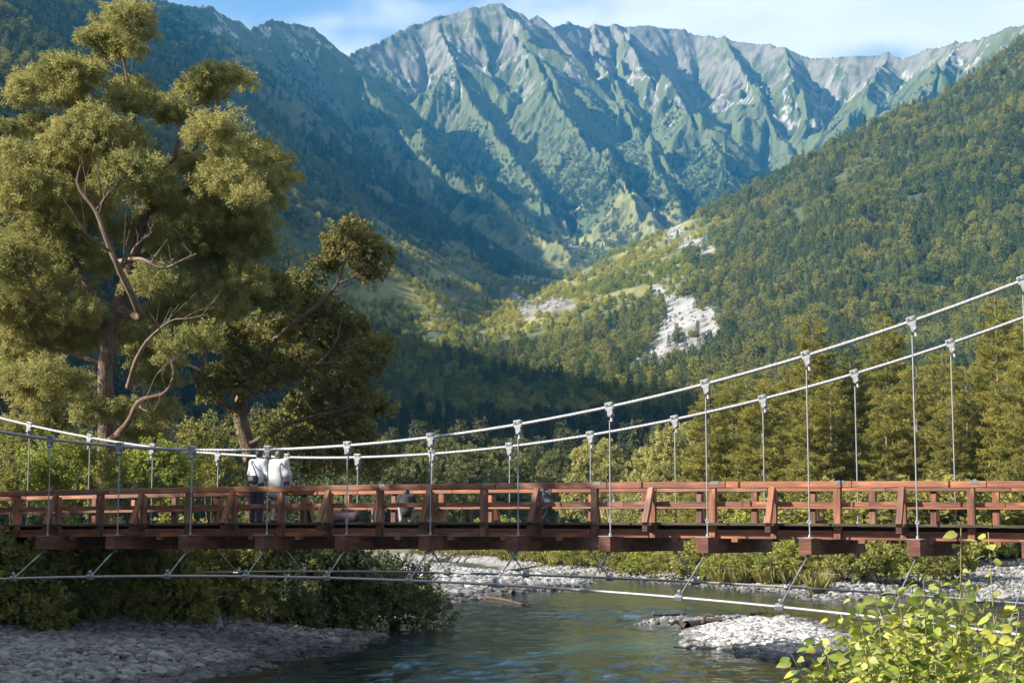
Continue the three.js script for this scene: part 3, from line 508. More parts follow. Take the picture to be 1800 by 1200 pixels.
function puffs(set, list, opt) {                                  // list of [x, y, z, radius]: clumps of sprays, denser towards their skin
  const { per = 120, size = 1, tone, seed = 1, upward = 0.45, squash = 0.8, wisp = 0.2, under = 0.8, loose = 1.1 } = opt, r = rng(seed), dir = v3(0, 1, 0), p = v3(0, 0, 0);
  for (const [cx, cy, cz, R] of list) {
    const lumps = []; for (let k = 0; k < 6; k++) lumps.push([(r() - 0.5) * R * loose, (r() - 0.35) * R * 0.9, (r() - 0.5) * R * loose, R * (0.42 + 0.3 * r()), r()]);
    const n = Math.round(per * R * R), shade = r();
    for (let i = 0; i < n; i++) {
      const L = lumps[Math.floor(r() * 6)], a = r() * TAU, u = r() * (1 + under) - under, s = Math.sqrt(1 - clamp(u * u, 0, 1)), q = L[3] * (0.55 + 0.5 * Math.sqrt(r()) + wisp * r() * r());
      dir.set(Math.cos(a) * s, u, Math.sin(a) * s); p.set(cx + L[0] + dir.x * q, cy + (L[1] + dir.y * q) * squash, cz + L[2] + dir.z * q);
      dir.y += upward; dir.x += (r() - 0.5) * 0.9; dir.z += (r() - 0.5) * 0.9; dir.normalize();
      addSpray(set, p, dir, size * (0.75 + 0.5 * r()), tone(r, shade, L[4]), r);
    }
  }
}
const toneOf = (a, b, spread = 0.3) => (r, s, l) => { const t = clamp(0.45 * s + 0.35 * l + (r() - 0.5) * spread * 2 + 0.1, 0, 1), k = 0.85 + 0.3 * r(); return [lerp(a[0], b[0], t) * k, lerp(a[1], b[1], t) * k, lerp(a[2], b[2], t) * k]; };
const WILLOW = toneOf([0.21, 0.22, 0.06], [0.41, 0.37, 0.125]), OLIVE = toneOf([0.095, 0.108, 0.028], [0.235, 0.205, 0.056]), LIME = toneOf([0.15, 0.19, 0.032], [0.32, 0.31, 0.05]), DARKLEAF = toneOf([0.045, 0.06, 0.018], [0.11, 0.12, 0.032]), FIR = toneOf([0.14, 0.155, 0.036], [0.35, 0.305, 0.07]), SHRUB = toneOf([0.12, 0.14, 0.03], [0.30, 0.265, 0.06]);

// ---------------------------------------------------------------- the great willow on the left bank
{
  const D = 57, r = rng(9), base = at(186, 900, D); base.y = 0.9;
  const t = thing('willow_tree', 'great old willow with feathery olive crown and kinked bare limbs on the left bank', 'tree', base.toArray());
  const rel = (px, py, dd = 0) => at(px, py, D + dd).sub(base), S = D / FOCAL;
  part(t, 'trunk', limb([v3(0, -0.3, 0), rel(186, 800), rel(188, 730), rel(184, 650), rel(192, 590), rel(206, 540), rel(232, 460, 0.6), rel(255, 375, 0.9), rel(273, 300, 0.7)], 0.42, 0.14, 11, 0.12, 1), redBark);
  const limbs = [
    [[[206, 545, 0], [246, 556, -0.4], [236, 530, -0.8], [207, 470, -0.9], [186, 420, -0.8], [168, 372, -0.6], [135, 322, -0.4], [142, 288, -0.3]], 0.27, 0.06, bark], [[[207, 460, -0.9], [250, 456, -1.2], [288, 471, -1.4], [318, 458, -1.5], [345, 446, -1.5]], 0.13, 0.04, paleBark], [[[228, 452, -1.1], [240, 430, -1.2], [268, 408, -1.3]], 0.08, 0.03, paleBark],
    [[[168, 372, -0.6], [190, 340, -0.9], [218, 310, -1.1]], 0.09, 0.02, bark], [[[180, 360, -0.6], [174, 320, -0.9], [172, 290, -1]], 0.06, 0.02, bark],
    [[[273, 300, 0.7], [246, 240, 0.5], [228, 180, 0.3], [224, 140, 0.2], [214, 100, 0]], 0.17, 0.04, paleBark], [[[273, 300, 0.7], [305, 278, 0.5], [312, 250, 0.4], [335, 215, 0.3], [355, 200, 0.2], [385, 190, 0.2]], 0.15, 0.04, bark], [[[273, 298, 0.7], [282, 272, 0.5], [279, 254, 0.4]], 0.09, 0.04, paleBark], [[[312, 275, 0.5], [345, 258, 0.2], [352, 220, 0.1], [380, 195, 0]], 0.08, 0.03, bark],
    [[[190, 600, 0], [150, 500, 0.8], [110, 420, 1], [90, 350, 1.2], [100, 250, 1.5], [130, 200, 1.6]], 0.24, 0.05, bark], [[[225, 680, 0], [240, 630, -0.6], [262, 595, -0.9], [305, 562, -1.1], [330, 560, -1.2], [365, 552, -1.2]], 0.15, 0.03, paleBark],
    [[[188, 780, 0], [225, 740, -0.5], [245, 705, -0.8], [290, 690, -1], [305, 660, -1.1], [300, 630, -1.1]], 0.2, 0.07, bark], [[[240, 705, -0.8], [252, 720, -1.2], [266, 724, -1.3], [276, 712, -1.3]], 0.05, 0.025, paleBark], [[[255, 375, 0.9], [330, 330, 1.4], [400, 310, 1.6], [450, 300, 1.6]], 0.2, 0.05, bark], [[[232, 460, 0.6], [320, 420, 1.6], [400, 420, 2], [450, 400, 2]], 0.18, 0.05, bark], [[[188, 640, 0], [120, 620, 0.6], [60, 600, 0.8], [20, 560, 1]], 0.16, 0.04, bark], [[[188, 560, 0], [120, 540, -1], [70, 520, -1.6], [40, 470, -2]], 0.16, 0.04, bark],
  ];
  limbs.forEach(([p, a, b, m], i) => part(t, 'limb', forked(p.map((q, k) => rel(q[0], q[1], q[2] - ([0, 1, 2, 3, 4, 10, 11, 12].includes(i) ? Math.min(2.2, k * 0.8 + (i ? 1.6 : 0)) : 0))), a * 0.72, b * 0.6, i + 20), m));
  const P = [[215, 45, 45], [185, 78, 40], [238, 62, 36], [200, 105, 34], [160, 75, 24], [225, 95, 30], [110, 135, 52], [60, 160, 42], [150, 150, 44], [30, 175, 30], [120, 180, 40], [45, 235, 36], [15, 285, 40], [235, 165, 40], [205, 185, 40], [268, 190, 34], [290, 215, 28], [358, 148, 42], [395, 140, 36], [425, 152, 26], [335, 170, 34], [310, 200, 34], [375, 165, 30], [140, 260, 74], [90, 290, 66], [195, 275, 64], [235, 320, 60], [160, 325, 70], [60, 350, 64], [25, 330, 48], [120, 385, 76], [390, 250, 52], [425, 285, 48], [470, 300, 40], [490, 330, 26], [405, 335, 58], [345, 310, 48], [455, 355, 44], [440, 400, 50], [370, 390, 66], [300, 375, 60], [280, 430, 46], [60, 430, 66], [25, 470, 60], [110, 460, 54], [20, 540, 60], [90, 530, 60], [150, 470, 38], [330, 445, 60], [400, 450, 58], [450, 440, 36], [360, 500, 54], [430, 500, 42], [280, 505, 44], [310, 560, 48], [380, 560, 48], [240, 600, 34], [60, 600, 64], [120, 610, 48], [20, 640, 50], [280, 640, 44], [330, 620, 44], [40, 700, 60], [100, 680, 50], [140, 700, 30], [270, 670, 34], [250, 760, 34], [290, 740, 36], [80, 750, 44], [20, 770, 44], [130, 560, 40], [340, 350, 40], [165, 735, 32], [214, 730, 28]];
  const set = { m: [], c: [] };
  puffs(set, P.map(([x, y, q], i) => { const inner = y > 230 ? 1 : 0.45, v = rel(x, y, (i > 71 ? -1.6 : (r() - 0.35) * 6.5 * inner)); return [v.x, v.y, v.z, q * S * (y < 230 ? 0.88 : 0.98)]; }).flatMap((c, i) => [c, ...[0].map(() => { const a = r() * TAU, k = c[3] * (0.8 + 0.5 * r()); return [c[0] + Math.cos(a) * k, c[1] + (r() - 0.6) * c[3] * 1.3, c[2] + Math.sin(a) * k, c[3] * (0.32 + 0.25 * r())]; })]), { per: 300, size: 0.8, tone: WILLOW, seed: 31, upward: 0.7, squash: 0.83, wisp: 0.55, under: 0.42, loose: 1.1 });
  instanced(t, 'crown', sprays.willow, leafMat, set.m, set.c).userData.kind = 'stuff';
  console.log('willow sprays', set.m.length / 16);
}
// ---------------------------------------------------------------- the darker trees beside it
{
  const D = 63, r = rng(12), base = at(455, 900, D); base.y = 1.0;
  const t = thing('leaning_tree', 'dark olive-brown tree right of the great willow, one bough reaching out to a tuft', 'tree', base.toArray());
  const rel = (px, py, dd = 0) => at(px, py, D + dd).sub(base), S = D / FOCAL;
  part(t, 'trunk', limb([v3(0, -0.3, 0), rel(440, 800), rel(420, 730), rel(440, 660), rel(480, 600)], 0.42, 0.2, 9, 0.12, 2), bark);
  [[[[480, 600], [520, 565], [560, 535], [588, 505], [603, 470], [608, 440]], 0.15, 0.04, bark], [[[420, 730], [380, 700], [350, 650], [310, 640]], 0.2, 0.06, bark], [[[430, 690], [500, 670], [560, 640], [620, 640]], 0.16, 0.05, bark], [[[440, 780], [520, 740], [600, 720], [650, 700]], 0.14, 0.04, bark], [[[590, 500], [625, 485], [655, 470]], 0.06, 0.02, bark], [[[560, 640], [590, 600], [600, 560]], 0.08, 0.03, paleBark], [[[360, 790], [385, 765], [420, 700], [445, 660]], 0.14, 0.05, bark]].forEach(([p, a, b, m], i) => part(t, 'limb', forked(p.map((q, k) => rel(q[0], q[1], -0.5 - k * 0.15)), a * 0.8, b * 0.6, i + 60), m));
  const P = [[618, 430, 44], [645, 455, 36], [590, 440, 30], [575, 470, 24], [650, 485, 24], [470, 520, 44], [530, 515, 40], [560, 560, 44], [505, 575, 54], [600, 590, 44], [645, 625, 40], [570, 640, 54], [500, 660, 56], [615, 690, 50], [655, 715, 34], [540, 730, 56], [635, 765, 44], [585, 795, 56], [480, 770, 56], [425, 650, 44], [400, 600, 38], [450, 590, 44], [520, 810, 56], [650, 820, 40], [660, 610, 24], [390, 680, 40]];
  const set = { m: [], c: [] };
  puffs(set, P.map(([x, y, q]) => { const v = rel(x, y, (r() - 0.4) * 5 * (y > 500 ? 1 : 0.3)); return [v.x, v.y, v.z, q * S * 1.04]; }), { per: 150, size: 1.0, tone: OLIVE, seed: 33, upward: 0.35, squash: 0.8, wisp: 0.3 });
  instanced(t, 'crown', sprays.broad, leafMat, set.m, set.c).userData.kind = 'stuff';
}
function broadTree(name, label, base, height, wide, opt = {}) {   // a tree of its own: trunk, limbs that fork, a crown of clumps on their ends
  const { tone = DARKLEAF, seed = 1, spray = 'broad', per = 110, size = 1, trunkMat = bark, low = 0.25, group, mat = leafMat, n = 12 } = opt, r = rng(seed), t = thing(name, label, 'tree', base, 0, group);
  const top = v3((r() - 0.5) * wide * 0.2, height * 0.72, (r() - 0.5) * wide * 0.2), mid = v3((r() - 0.5) * wide * 0.12, height * 0.36, (r() - 0.5) * wide * 0.12), list = [];
  part(t, 'trunk', limb([v3(0, -0.3, 0), mid, top], height * 0.026, height * 0.008, 8, 0.1, seed), trunkMat);
  for (let k = 0; k < n; k++) {
    const f = low + (1 - low) * (k + r() * 0.7) / n, a = k * 2.4 + r() * 0.8, rad = wide * 0.5 * Math.sin(Math.PI * clamp(0.16 + 0.84 * f, 0, 0.96)) * (0.55 + 0.5 * r()), q = v3(Math.cos(a) * rad, height * (f * 0.86 + 0.04), Math.sin(a) * rad), s = mid.clone().lerp(top, clamp((f - 0.3) * 1.2, 0, 0.95));
    if (k % 2 === 0) part(t, 'limb', limb([s, s.clone().lerp(q, 0.5).add(v3(0, -0.06 * rad, 0)), q], height * 0.009, height * 0.003, 6, 0.1, seed + k), trunkMat);
    list.push([q.x, q.y, q.z, wide * (0.17 + 0.09 * r())]);
  }
  list.push([top.x, height * 0.9, top.z, wide * 0.19], [top.x * 0.5, height * 0.7, 0, wide * 0.24], [0, height * 0.5, 0, wide * 0.24]);
  const set = { m: [], c: [] }; puffs(set, list, { per, size, tone, seed: seed + 5, upward: 0.4, squash: 0.85, wisp: 0.25 });
  instanced(t, 'crown', sprays[spray], mat, set.m, set.c).userData.kind = 'stuff'; return t;
}
function conifer(name, label, base, height, wide, opt = {}) {      // trunk with whorls of level boughs, tufted with needles
  const { tone = FIR, seed = 1, spray = 'needle', size = 1, group, dens = 1, trunkMat = greyWood } = opt, r = rng(seed), t = thing(name, label, 'conifer', base, 0, group), set = { m: [], c: [] }, twigs = [], dir = v3(0, 0, 0), p = v3(0, 0, 0);
  const lean = v3((r() - 0.5) * 0.5, 0, (r() - 0.5) * 0.5);
  part(t, 'trunk', limb([v3(0, -0.3, 0), v3(lean.x * 0.4, height * 0.5, lean.z * 0.4), v3(lean.x, height * 0.985, lean.z)], height * 0.017, 0.03, 7, 0.06, seed), trunkMat);
  for (let y = height * 0.07, k = 0; y < height * 0.985; y += height * 0.022 + 0.12 * r(), k++) {
    const f = y / height, reach = wide * 0.5 * Math.pow(1 - f, 0.72) * (0.65 + 0.55 * r()) + 0.25, nb = f > 0.9 ? 4 : 5, shade = r();
    for (let b = 0; b < nb; b++) {
      if (r() < 0.1) continue;
      const a = k * 1.7 + b / nb * TAU + (r() - 0.5) * 0.7, L = reach * (0.6 + 0.5 * r()), rise = lerp(0.02, 0.55, f * f) + (r() - 0.5) * 0.22, o = v3(lean.x * f, y, lean.z * f);
      const tip = o.clone().add(v3(Math.cos(a) * L, L * rise, Math.sin(a) * L)), mid = o.clone().lerp(tip, 0.55).add(v3(0, -0.07 * L, 0));
      if (L > 0.8 && (k + b) % 2 === 0) twigs.push(limb([o, mid, tip], 0.035 * (1 - f) + 0.015, 0.008, 4, 0, k));
      const m = Math.max(3, Math.round(L * 9 * dens)), bt = r();
      for (let i = 0; i < m; i++) {
        const u = 0.22 + 0.8 * (i + r()) / m, wdt = L * 0.26 * Math.sin(Math.PI * clamp(u * 0.8 + 0.1, 0, 1)), side = (r() - 0.5) * 2;
        p.copy(o).lerp(tip, u); p.y += -0.07 * L * Math.sin(Math.PI * u) + (r() - 0.4) * 0.16; p.x += -Math.sin(a) * side * wdt; p.z += Math.cos(a) * side * wdt;
        dir.set(Math.cos(a) - Math.sin(a) * side * 0.8, 0.18 + (r() - 0.3) * 0.5, Math.sin(a) + Math.cos(a) * side * 0.8).normalize();
        addSpray(set, p, dir, size * (0.7 + 0.5 * r()) * (0.75 + 0.35 * (1 - f)), tone(r, shade, bt), r);
      }
    }
  }
  if (twigs.length) part(t, 'boughs', mergeGeometries(twigs), trunkMat);
  instanced(t, 'needles', sprays[spray], needleMat, set.m, set.c).userData.kind = 'stuff'; return t;
}
const groundY = (x, z) => groundHeight(x, -z);
function clonedTree(src, label, pos, turn, scale, group) { const c = src.clone(); c.name = numbered(src.name.replace(/_\d{3}$/, '')); c.position.set(...pos); c.rotation.y = turn; c.scale.set(...scale); c.userData = { ...src.userData, label }; if (group) c.userData.group = group; scene.add(c); return c; }

function clumpTree(seed, kind, height, wide, nSpray, nLeaf, leafLen) {   // the crown of one tree of a far wood, made of leaf clumps
  const set = { m: [], c: [] }, q = rng(seed), one = () => [1, 1, 1], dir = v3(0, 0, 0);
  if (kind === 'broad') {
    const lumps = []; for (let i = 0; i < 9; i++) { const a = i * 2.4 + q(), f = (i + q()) / 9, k = wide * 0.5 * Math.sin(Math.PI * (0.2 + 0.72 * f)) * 0.62; lumps.push([Math.cos(a) * k, height * (0.2 + 0.68 * f), Math.sin(a) * k, wide * (0.17 + 0.07 * q())]); }
    for (let i = 0; i < nSpray; i++) { const L = lumps[i % 9], a = q() * TAU, u = q() * 1.7 - 0.7, s = Math.sqrt(1 - u * u), r = L[3] * (0.6 + 0.5 * q()); dir.set(Math.cos(a) * s, u, Math.sin(a) * s); addSpray(set, v3(L[0] + dir.x * r, L[1] + dir.y * r, L[2] + dir.z * r), dir.clone().add(v3(0, 0.4, 0)).normalize(), 0.8 + 0.5 * q(), one(), q); }
  } else for (let i = 0; i < nSpray; i++) { const f = Math.pow((i + q()) / nSpray, 1.25) * 0.97, y = height * (0.06 + 0.93 * f), tier = 0.72 + 0.28 * Math.cos(f * 44), a = i * 2.4 + q(), L = wide * 0.5 * Math.pow(1 - f, 0.8) * tier * (0.5 + 0.55 * Math.sqrt(q())); dir.set(Math.cos(a), 0.2, Math.sin(a)).normalize(); addSpray(set, v3(Math.cos(a) * L, y, Math.sin(a) * L), dir, 0.75 + 0.5 * q(), one(), q); }
  const src = leafSpray(seed + 3, nLeaf, leafLen, leafLen * (kind === 'broad' ? 0.6 : 0.42), leafLen * 1.1, kind === 'broad' ? 1 : 0.6, 0.3), out = [], M = new THREE.Matrix4();
  for (let i = 0; i < set.m.length; i += 16) { M.fromArray(set.m, i); out.push(src.clone().applyMatrix4(M)); }
  const g = mergeGeometries(out); g.deleteAttribute('normal'); g.computeVertexNormals(); return g;
}

// ---------------------------------------------------------------- the woods on the slopes: far masses of crowns
const farLeaf = phys({ color: 0xffffff, roughness: 0.95, transmission: 0.3, thickness: 0, specularIntensity: 0.2 });
{
  const kinds = ['broad', 'broad', 'broad', 'conifer', 'conifer'], geos = kinds.map((k, i) => (k === 'conifer' ? clumpTree(300 + i, k, 16, 5.2, 150, 3, 1.25) : clumpTree(300 + i, k, 11.5, 8.2, 150, 4, 1.0)));
  const near = kinds.map(() => ({ m: [], c: [] })), wood = { left: kinds.map(() => ({ m: [], c: [] })), right: kinds.map(() => ({ m: [], c: [] })), scrub: kinds.map(() => ({ m: [], c: [] })) };
  const r = rng(4242), M = new THREE.Matrix4(), Q = new THREE.Quaternion(), E = new THREE.Euler(), V = new THREE.Vector3(), S = new THREE.Vector3();
  for (let d = 760; d < 4700; ) {
    const step = d < 2600 ? 4.9 + d * 0.0006 : d < 3500 ? 7 : 8;
    for (let x = -0.345 * d - 30; x < 0.345 * d + 30; x += step) {
      const X = x + (r() - 0.5) * step * 0.95, D = d + (r() - 0.5) * step * 0.95, q = r(), q2 = r(), q3 = r(), q4 = r();
      const h = mountainFast(X, D, 3), c = chuteAt(X, D);
      if (c && c[1] > 2 + 7 * noise(X / 14, D / 14, 209) && noise(X / 26, D / 26, 210) < 0.62) { if (q > 0.012) continue; }
      const n1 = fbm(X / 130, D / 130, 3, 201), n2 = noise(X / 40, D / 40, 204);
      let open = 0; if (D > 2350) for (const [ax, ad, rr] of alps) open = Math.max(open, 1 - Math.hypot(X - ax, (D - ad) * 0.7) / rr);
      const low = smooth(1230, 640, h + n1 * 240) * smooth(1.8, 1.15, slopeOut), grassy = smooth(0.25, 0.6, fbm(X / 190, D / 90, 3, 207)) * smooth(1900, 2500, D);
      if (q > low * (1 - 0.9 * smooth(0, 0.35, open)) * (1 - 0.85 * grassy)) continue;
      const bowl = D > 1450 && D < 3300 && X - axisAt(D) > -300 - 60 * n1 && X - axisAt(D) < 70 + 40 * n1 + (D > 2350 ? 120 : 0); if (noise(X / 17, D / 17, 212) < (bowl ? -0.12 : -0.72)) continue;
      const fade = smooth(3900, 2300, D), size = (D > 2600 ? 0.95 : 0.5 + 0.18 * fade) * (0.55 + 0.55 * q2 + 0.6 * Math.pow(q2, 6)) * (bowl ? 0.72 : 1) * (h > 650 ? lerp(1, 0.6, smooth(800, 1150, h)) : 1);
      const conif = q3 < (bowl ? 0.06 : 0.32 + 0.6 * n2 + 0.25 * n1), k = conif ? 3 + (q4 > 0.5 ? 1 : 0) : Math.floor(q4 * 2.999);
      const set = D > 2600 ? wood.scrub : X < axisAt(D) - 10 ? wood.left : wood.right;
      E.set((r() - 0.5) * 0.1, r() * 6.28, (r() - 0.5) * 0.1); Q.setFromEuler(E);
      M.compose(V.set(X, h - 0.6, -D), Q, S.set(size * (0.85 + 0.35 * r()), size * (0.85 + 0.3 * r()), size * (0.85 + 0.35 * r())));
      set[k].m.push(...M.elements);
      const t = clamp(0.5 + 0.5 * n1 + (r() - 0.5) * 0.9, 0, 1), base = conif ? [lerp(0.045, 0.09, t), lerp(0.068, 0.105, t), lerp(0.024, 0.03, t)] : [lerp(0.10, 0.21, t), lerp(0.125, 0.195, t), lerp(0.028, 0.042, t)];
      if (D > 2600) { base[0] *= 0.62; base[1] *= 0.72; } if (bowl && !conif) { base[0] *= 1.6; base[1] *= 1.55; }
      set[k].c.push(...base);
    }
    d += step;
  }
  const label = { left: 'dense dark wood covering the left valley side, seen as one mass', right: 'sunlit mixed wood covering the right spur and valley floor', scrub: 'low scrub and dwarf trees below the crags at the valley head' };
  for (const w of Object.keys(wood)) wood[w].forEach((s, i) => { if (s.m.length) tag(instanced(scene, numbered(w === 'scrub' ? 'mountain_scrub' : 'forest'), geos[i], farLeaf, s.m, s.c), label[w] + (kinds[i] === 'conifer' ? ', its dark conifers' : ''), undefined, undefined, 'stuff'); });
  console.log('forest', Object.values(wood).map((w) => w.reduce((a, s) => a + s.m.length / 16, 0)).join(' '));
}

{  // boulders strewn over the gravel fans
  const g = new THREE.IcosahedronGeometry(1, 1), q = g.attributes.position, r = rng(808), m = [], c = [], E = new THREE.Euler(), p = v3(0, 0, 0);
  for (let i = 0; i < q.count; i++) { const s = 0.75 + 0.45 * hash2(Math.round(q.getX(i) * 30), Math.round(q.getY(i) * 30 + q.getZ(i) * 300), 812); q.setXYZ(i, q.getX(i) * s * 1.2, q.getY(i) * s * 0.8, q.getZ(i) * s); } g.computeVertexNormals();
  for (const ch of chutes) if (ch.colour[2] > 0.05) for (let i = 0; i + 1 < ch.p.length; i++) { const [ax, ad, aw] = ch.p[i], [bx, bd, bw] = ch.p[i + 1], n = Math.round(Math.hypot(bx - ax, bd - ad) * (aw + bw) / 38); for (let k = 0; k < n && k < 900; k++) { const t = r(), w = lerp(aw, bw, t) * 0.95, x = lerp(ax, bx, t) + (r() - 0.5) * 2 * w, d = lerp(ad, bd, t) + (r() - 0.5) * 2 * w, s = 0.4 + 1.5 * Math.pow(r(), 4); QQ.setFromEuler(E.set(r(), r() * 6, r())); MM.compose(p.set(x, mountainFast(x, d, 7) + s * 0.3, -d), QQ, SS.set(s, s, s)); m.push(...MM.elements); const v = 0.09 + 0.16 * r(); c.push(v, v * 0.97, v * 0.92); } }
  tag(instanced(scene, numbered('boulder_field'), g, std({ color: 0xffffff, roughness: 0.95 }), m, c), 'grey boulders strewn over the gravel fans up the valley', undefined, undefined, 'stuff');
  console.log('boulders', m.length / 16);
}

// ---------------------------------------------------------------- conifers on the right bank
{
  const proto = [[17, 6.2, 1], [15, 6.6, 2], [18, 5.6, 3]].map(([h, w, s]) => conifer('conifer_tree', 'x', [0, -500, 0], h, w, { seed: 500 + s * 7, size: 1.12, dens: 1.0 }));
  const heights = [17, 15, 18], list = [
    [1426, 553, 118, 2, 'tall slim conifer whose pointed top stands clear beside the upper cable'], [1558, 547, 130, 0, 'tall ragged conifer rising behind the third hanger from the right end'], [1752, 516, 110, 2, 'tallest conifer by the right edge, its spire crossing the lower cable'], [1812, 560, 98, 1, 'broad conifer cut off by the right edge of the view'],
    [1650, 612, 126, 0, 'conifer of middle height between the two tallest right-hand spires'], [1700, 640, 112, 1, 'bushy conifer just left of the tallest spire'], [1606, 640, 108, 1, 'wide conifer in front of the third hanger, lower than its neighbours'], [1500, 622, 120, 0, 'conifer between the two pointed tops at the middle of the stand'], [1462, 668, 106, 1, 'low broad conifer below the upper cable, right of the slim spire'], [1385, 640, 128, 0, 'conifer just left of the slim pointed spire'], [1340, 662, 114, 1, 'olive conifer behind the fifth hanger, full to the ground'], [1288, 655, 132, 2, 'conifer near the left end of the stand with a narrow top'], [1244, 690, 122, 1, 'leftmost full conifer of the sunlit stand'], [1768, 650, 104, 1, 'dense conifer under the tallest spire at the right'], [1560, 690, 104, 1, 'squat conifer with level boughs in the front row of the stand'],
    [1420, 700, 104, 1, 'front-row conifer below the slim spire, its boughs close to the rail'], [1670, 700, 101, 0, 'front-row conifer with drooping boughs left of the right edge'],
  ];
  list.forEach(([px, py, D, k, label], i) => {
    const top = at(px, py, D), y = groundY(top.x, top.z), s = (top.y - y) / heights[k], w = s * (1.08 + 0.3 * hash2(i, 1, 5)), src = proto[k], first = src.position.y < -400;
    if (first) { src.position.set(top.x, y, top.z); src.scale.set(w, s, w); src.rotation.y = i; src.userData.label = label; src.userData.group = 'conifers on the right bank'; } else clonedTree(src, label, [top.x, y, top.z], i * 1.3, [w, s, w], 'conifers on the right bank');
  });
}
// ---------------------------------------------------------------- round willows in the middle and the tree line behind the bridge
const rounds = [[1030, 775, 205, 6.0, 'small round pale willow left of the pale dead brush'], [1070, 768, 212, 6.6, 'taller round pale willow beside the pale dead brush'], [1172, 752, 165, 7.0, 'round yellow-green willow right of the dead brush'], [1212, 742, 172, 7.5, 'round willow tucked against the left end of the conifer stand'], [1135, 790, 175, 5, 'low pale willow in front of the dead brush']];
rounds.forEach(([px, py, D, w, label], i) => { const p = at(px, py, D), y = groundY(p.x, p.z); broadTree('round_willow', label, [p.x, y, p.z], p.y - y, w, { tone: WILLOW, seed: 610 + i, spray: 'coarse', size: 0.62, per: 34, trunkMat: paleBark, group: 'round willows across the river' }); });
{
  const p = at(1090, 838, 185), y = groundY(p.x, p.z), t = thing('dead_brush', 'pale leafless dead brush between the round willows', 'brush', [p.x, y, p.z]), r = rng(66), g = [];
  for (let i = 0; i < 46; i++) { const a = r() * TAU, h = 2.5 + 4 * r(), q = v3(Math.cos(a) * (0.4 + 1.6 * r()), h * 0.55, Math.sin(a) * 1.5), e = q.clone().multiplyScalar(1.5).setY(h); g.push(limb([v3(r() - 0.5, 0, r() - 0.5), q, e], 0.05, 0.02, 4, 0, i)); }
  part(t, 'branches', mergeGeometries(g), std({ color: rgb(0.45, 0.4, 0.35) }));
}
const treeLine = [[690, 752, 250, 'c', 'dark conifer at the left end of the tree line, beside the leaning tree'], [742, 742, 285, 'c', 'conifer with a pointed top below the second near clamp from the middle'], [720, 790, 235, 'b', 'leafy tree low in front of the first tree-line conifers'], [772, 770, 245, 'b', 'round leafy tree behind the hanger at the middle of the bridge'], [800, 755, 300, 'c', 'slim conifer behind the round leafy trees'], [826, 785, 240, 'b', 'pale-topped leafy tree left of the dark gap'], [862, 792, 255, 'b', 'leafy tree with a flat top behind the fourth hanger'], [880, 775, 320, 'c', 'far dark conifer in the shaded gap'], [905, 800, 250, 'b', 'small leafy tree in front of the shaded gap'], [948, 788, 275, 'c', 'blue-green conifer left of the round willows'], [975, 800, 260, 'b', 'leafy tree just left of the round willows'], [1000, 782, 300, 'c', 'dark conifer behind the round willows'], [660, 775, 225, 'b', 'leafy tree half hidden behind the leaning tree'], [925, 770, 330, 'b', 'farthest tree of the line, in the shade'], [1105, 785, 260, 'c', 'dark conifer behind the dead brush']];
treeLine.forEach(([px, py, D, kind, label], i) => {
  const p = at(px, py, D), y = groundY(p.x, p.z), h = p.y - y;
  if (kind === 'c') conifer('conifer_tree', label, [p.x, y, p.z], h, h * 0.36, { seed: 700 + i, spray: 'coarseNeedle', size: 0.9, dens: 0.55, tone: toneOf([0.035, 0.05, 0.02], [0.1, 0.1, 0.035]), group: 'tree line behind the bridge' });
  else broadTree('broadleaf_tree', label, [p.x, y, p.z], h, h * 0.72, { seed: 720 + i, spray: 'coarse', size: 0.8, per: 16, tone: toneOf([0.06, 0.085, 0.025], [0.2, 0.19, 0.05]), group: 'tree line behind the bridge' });
});
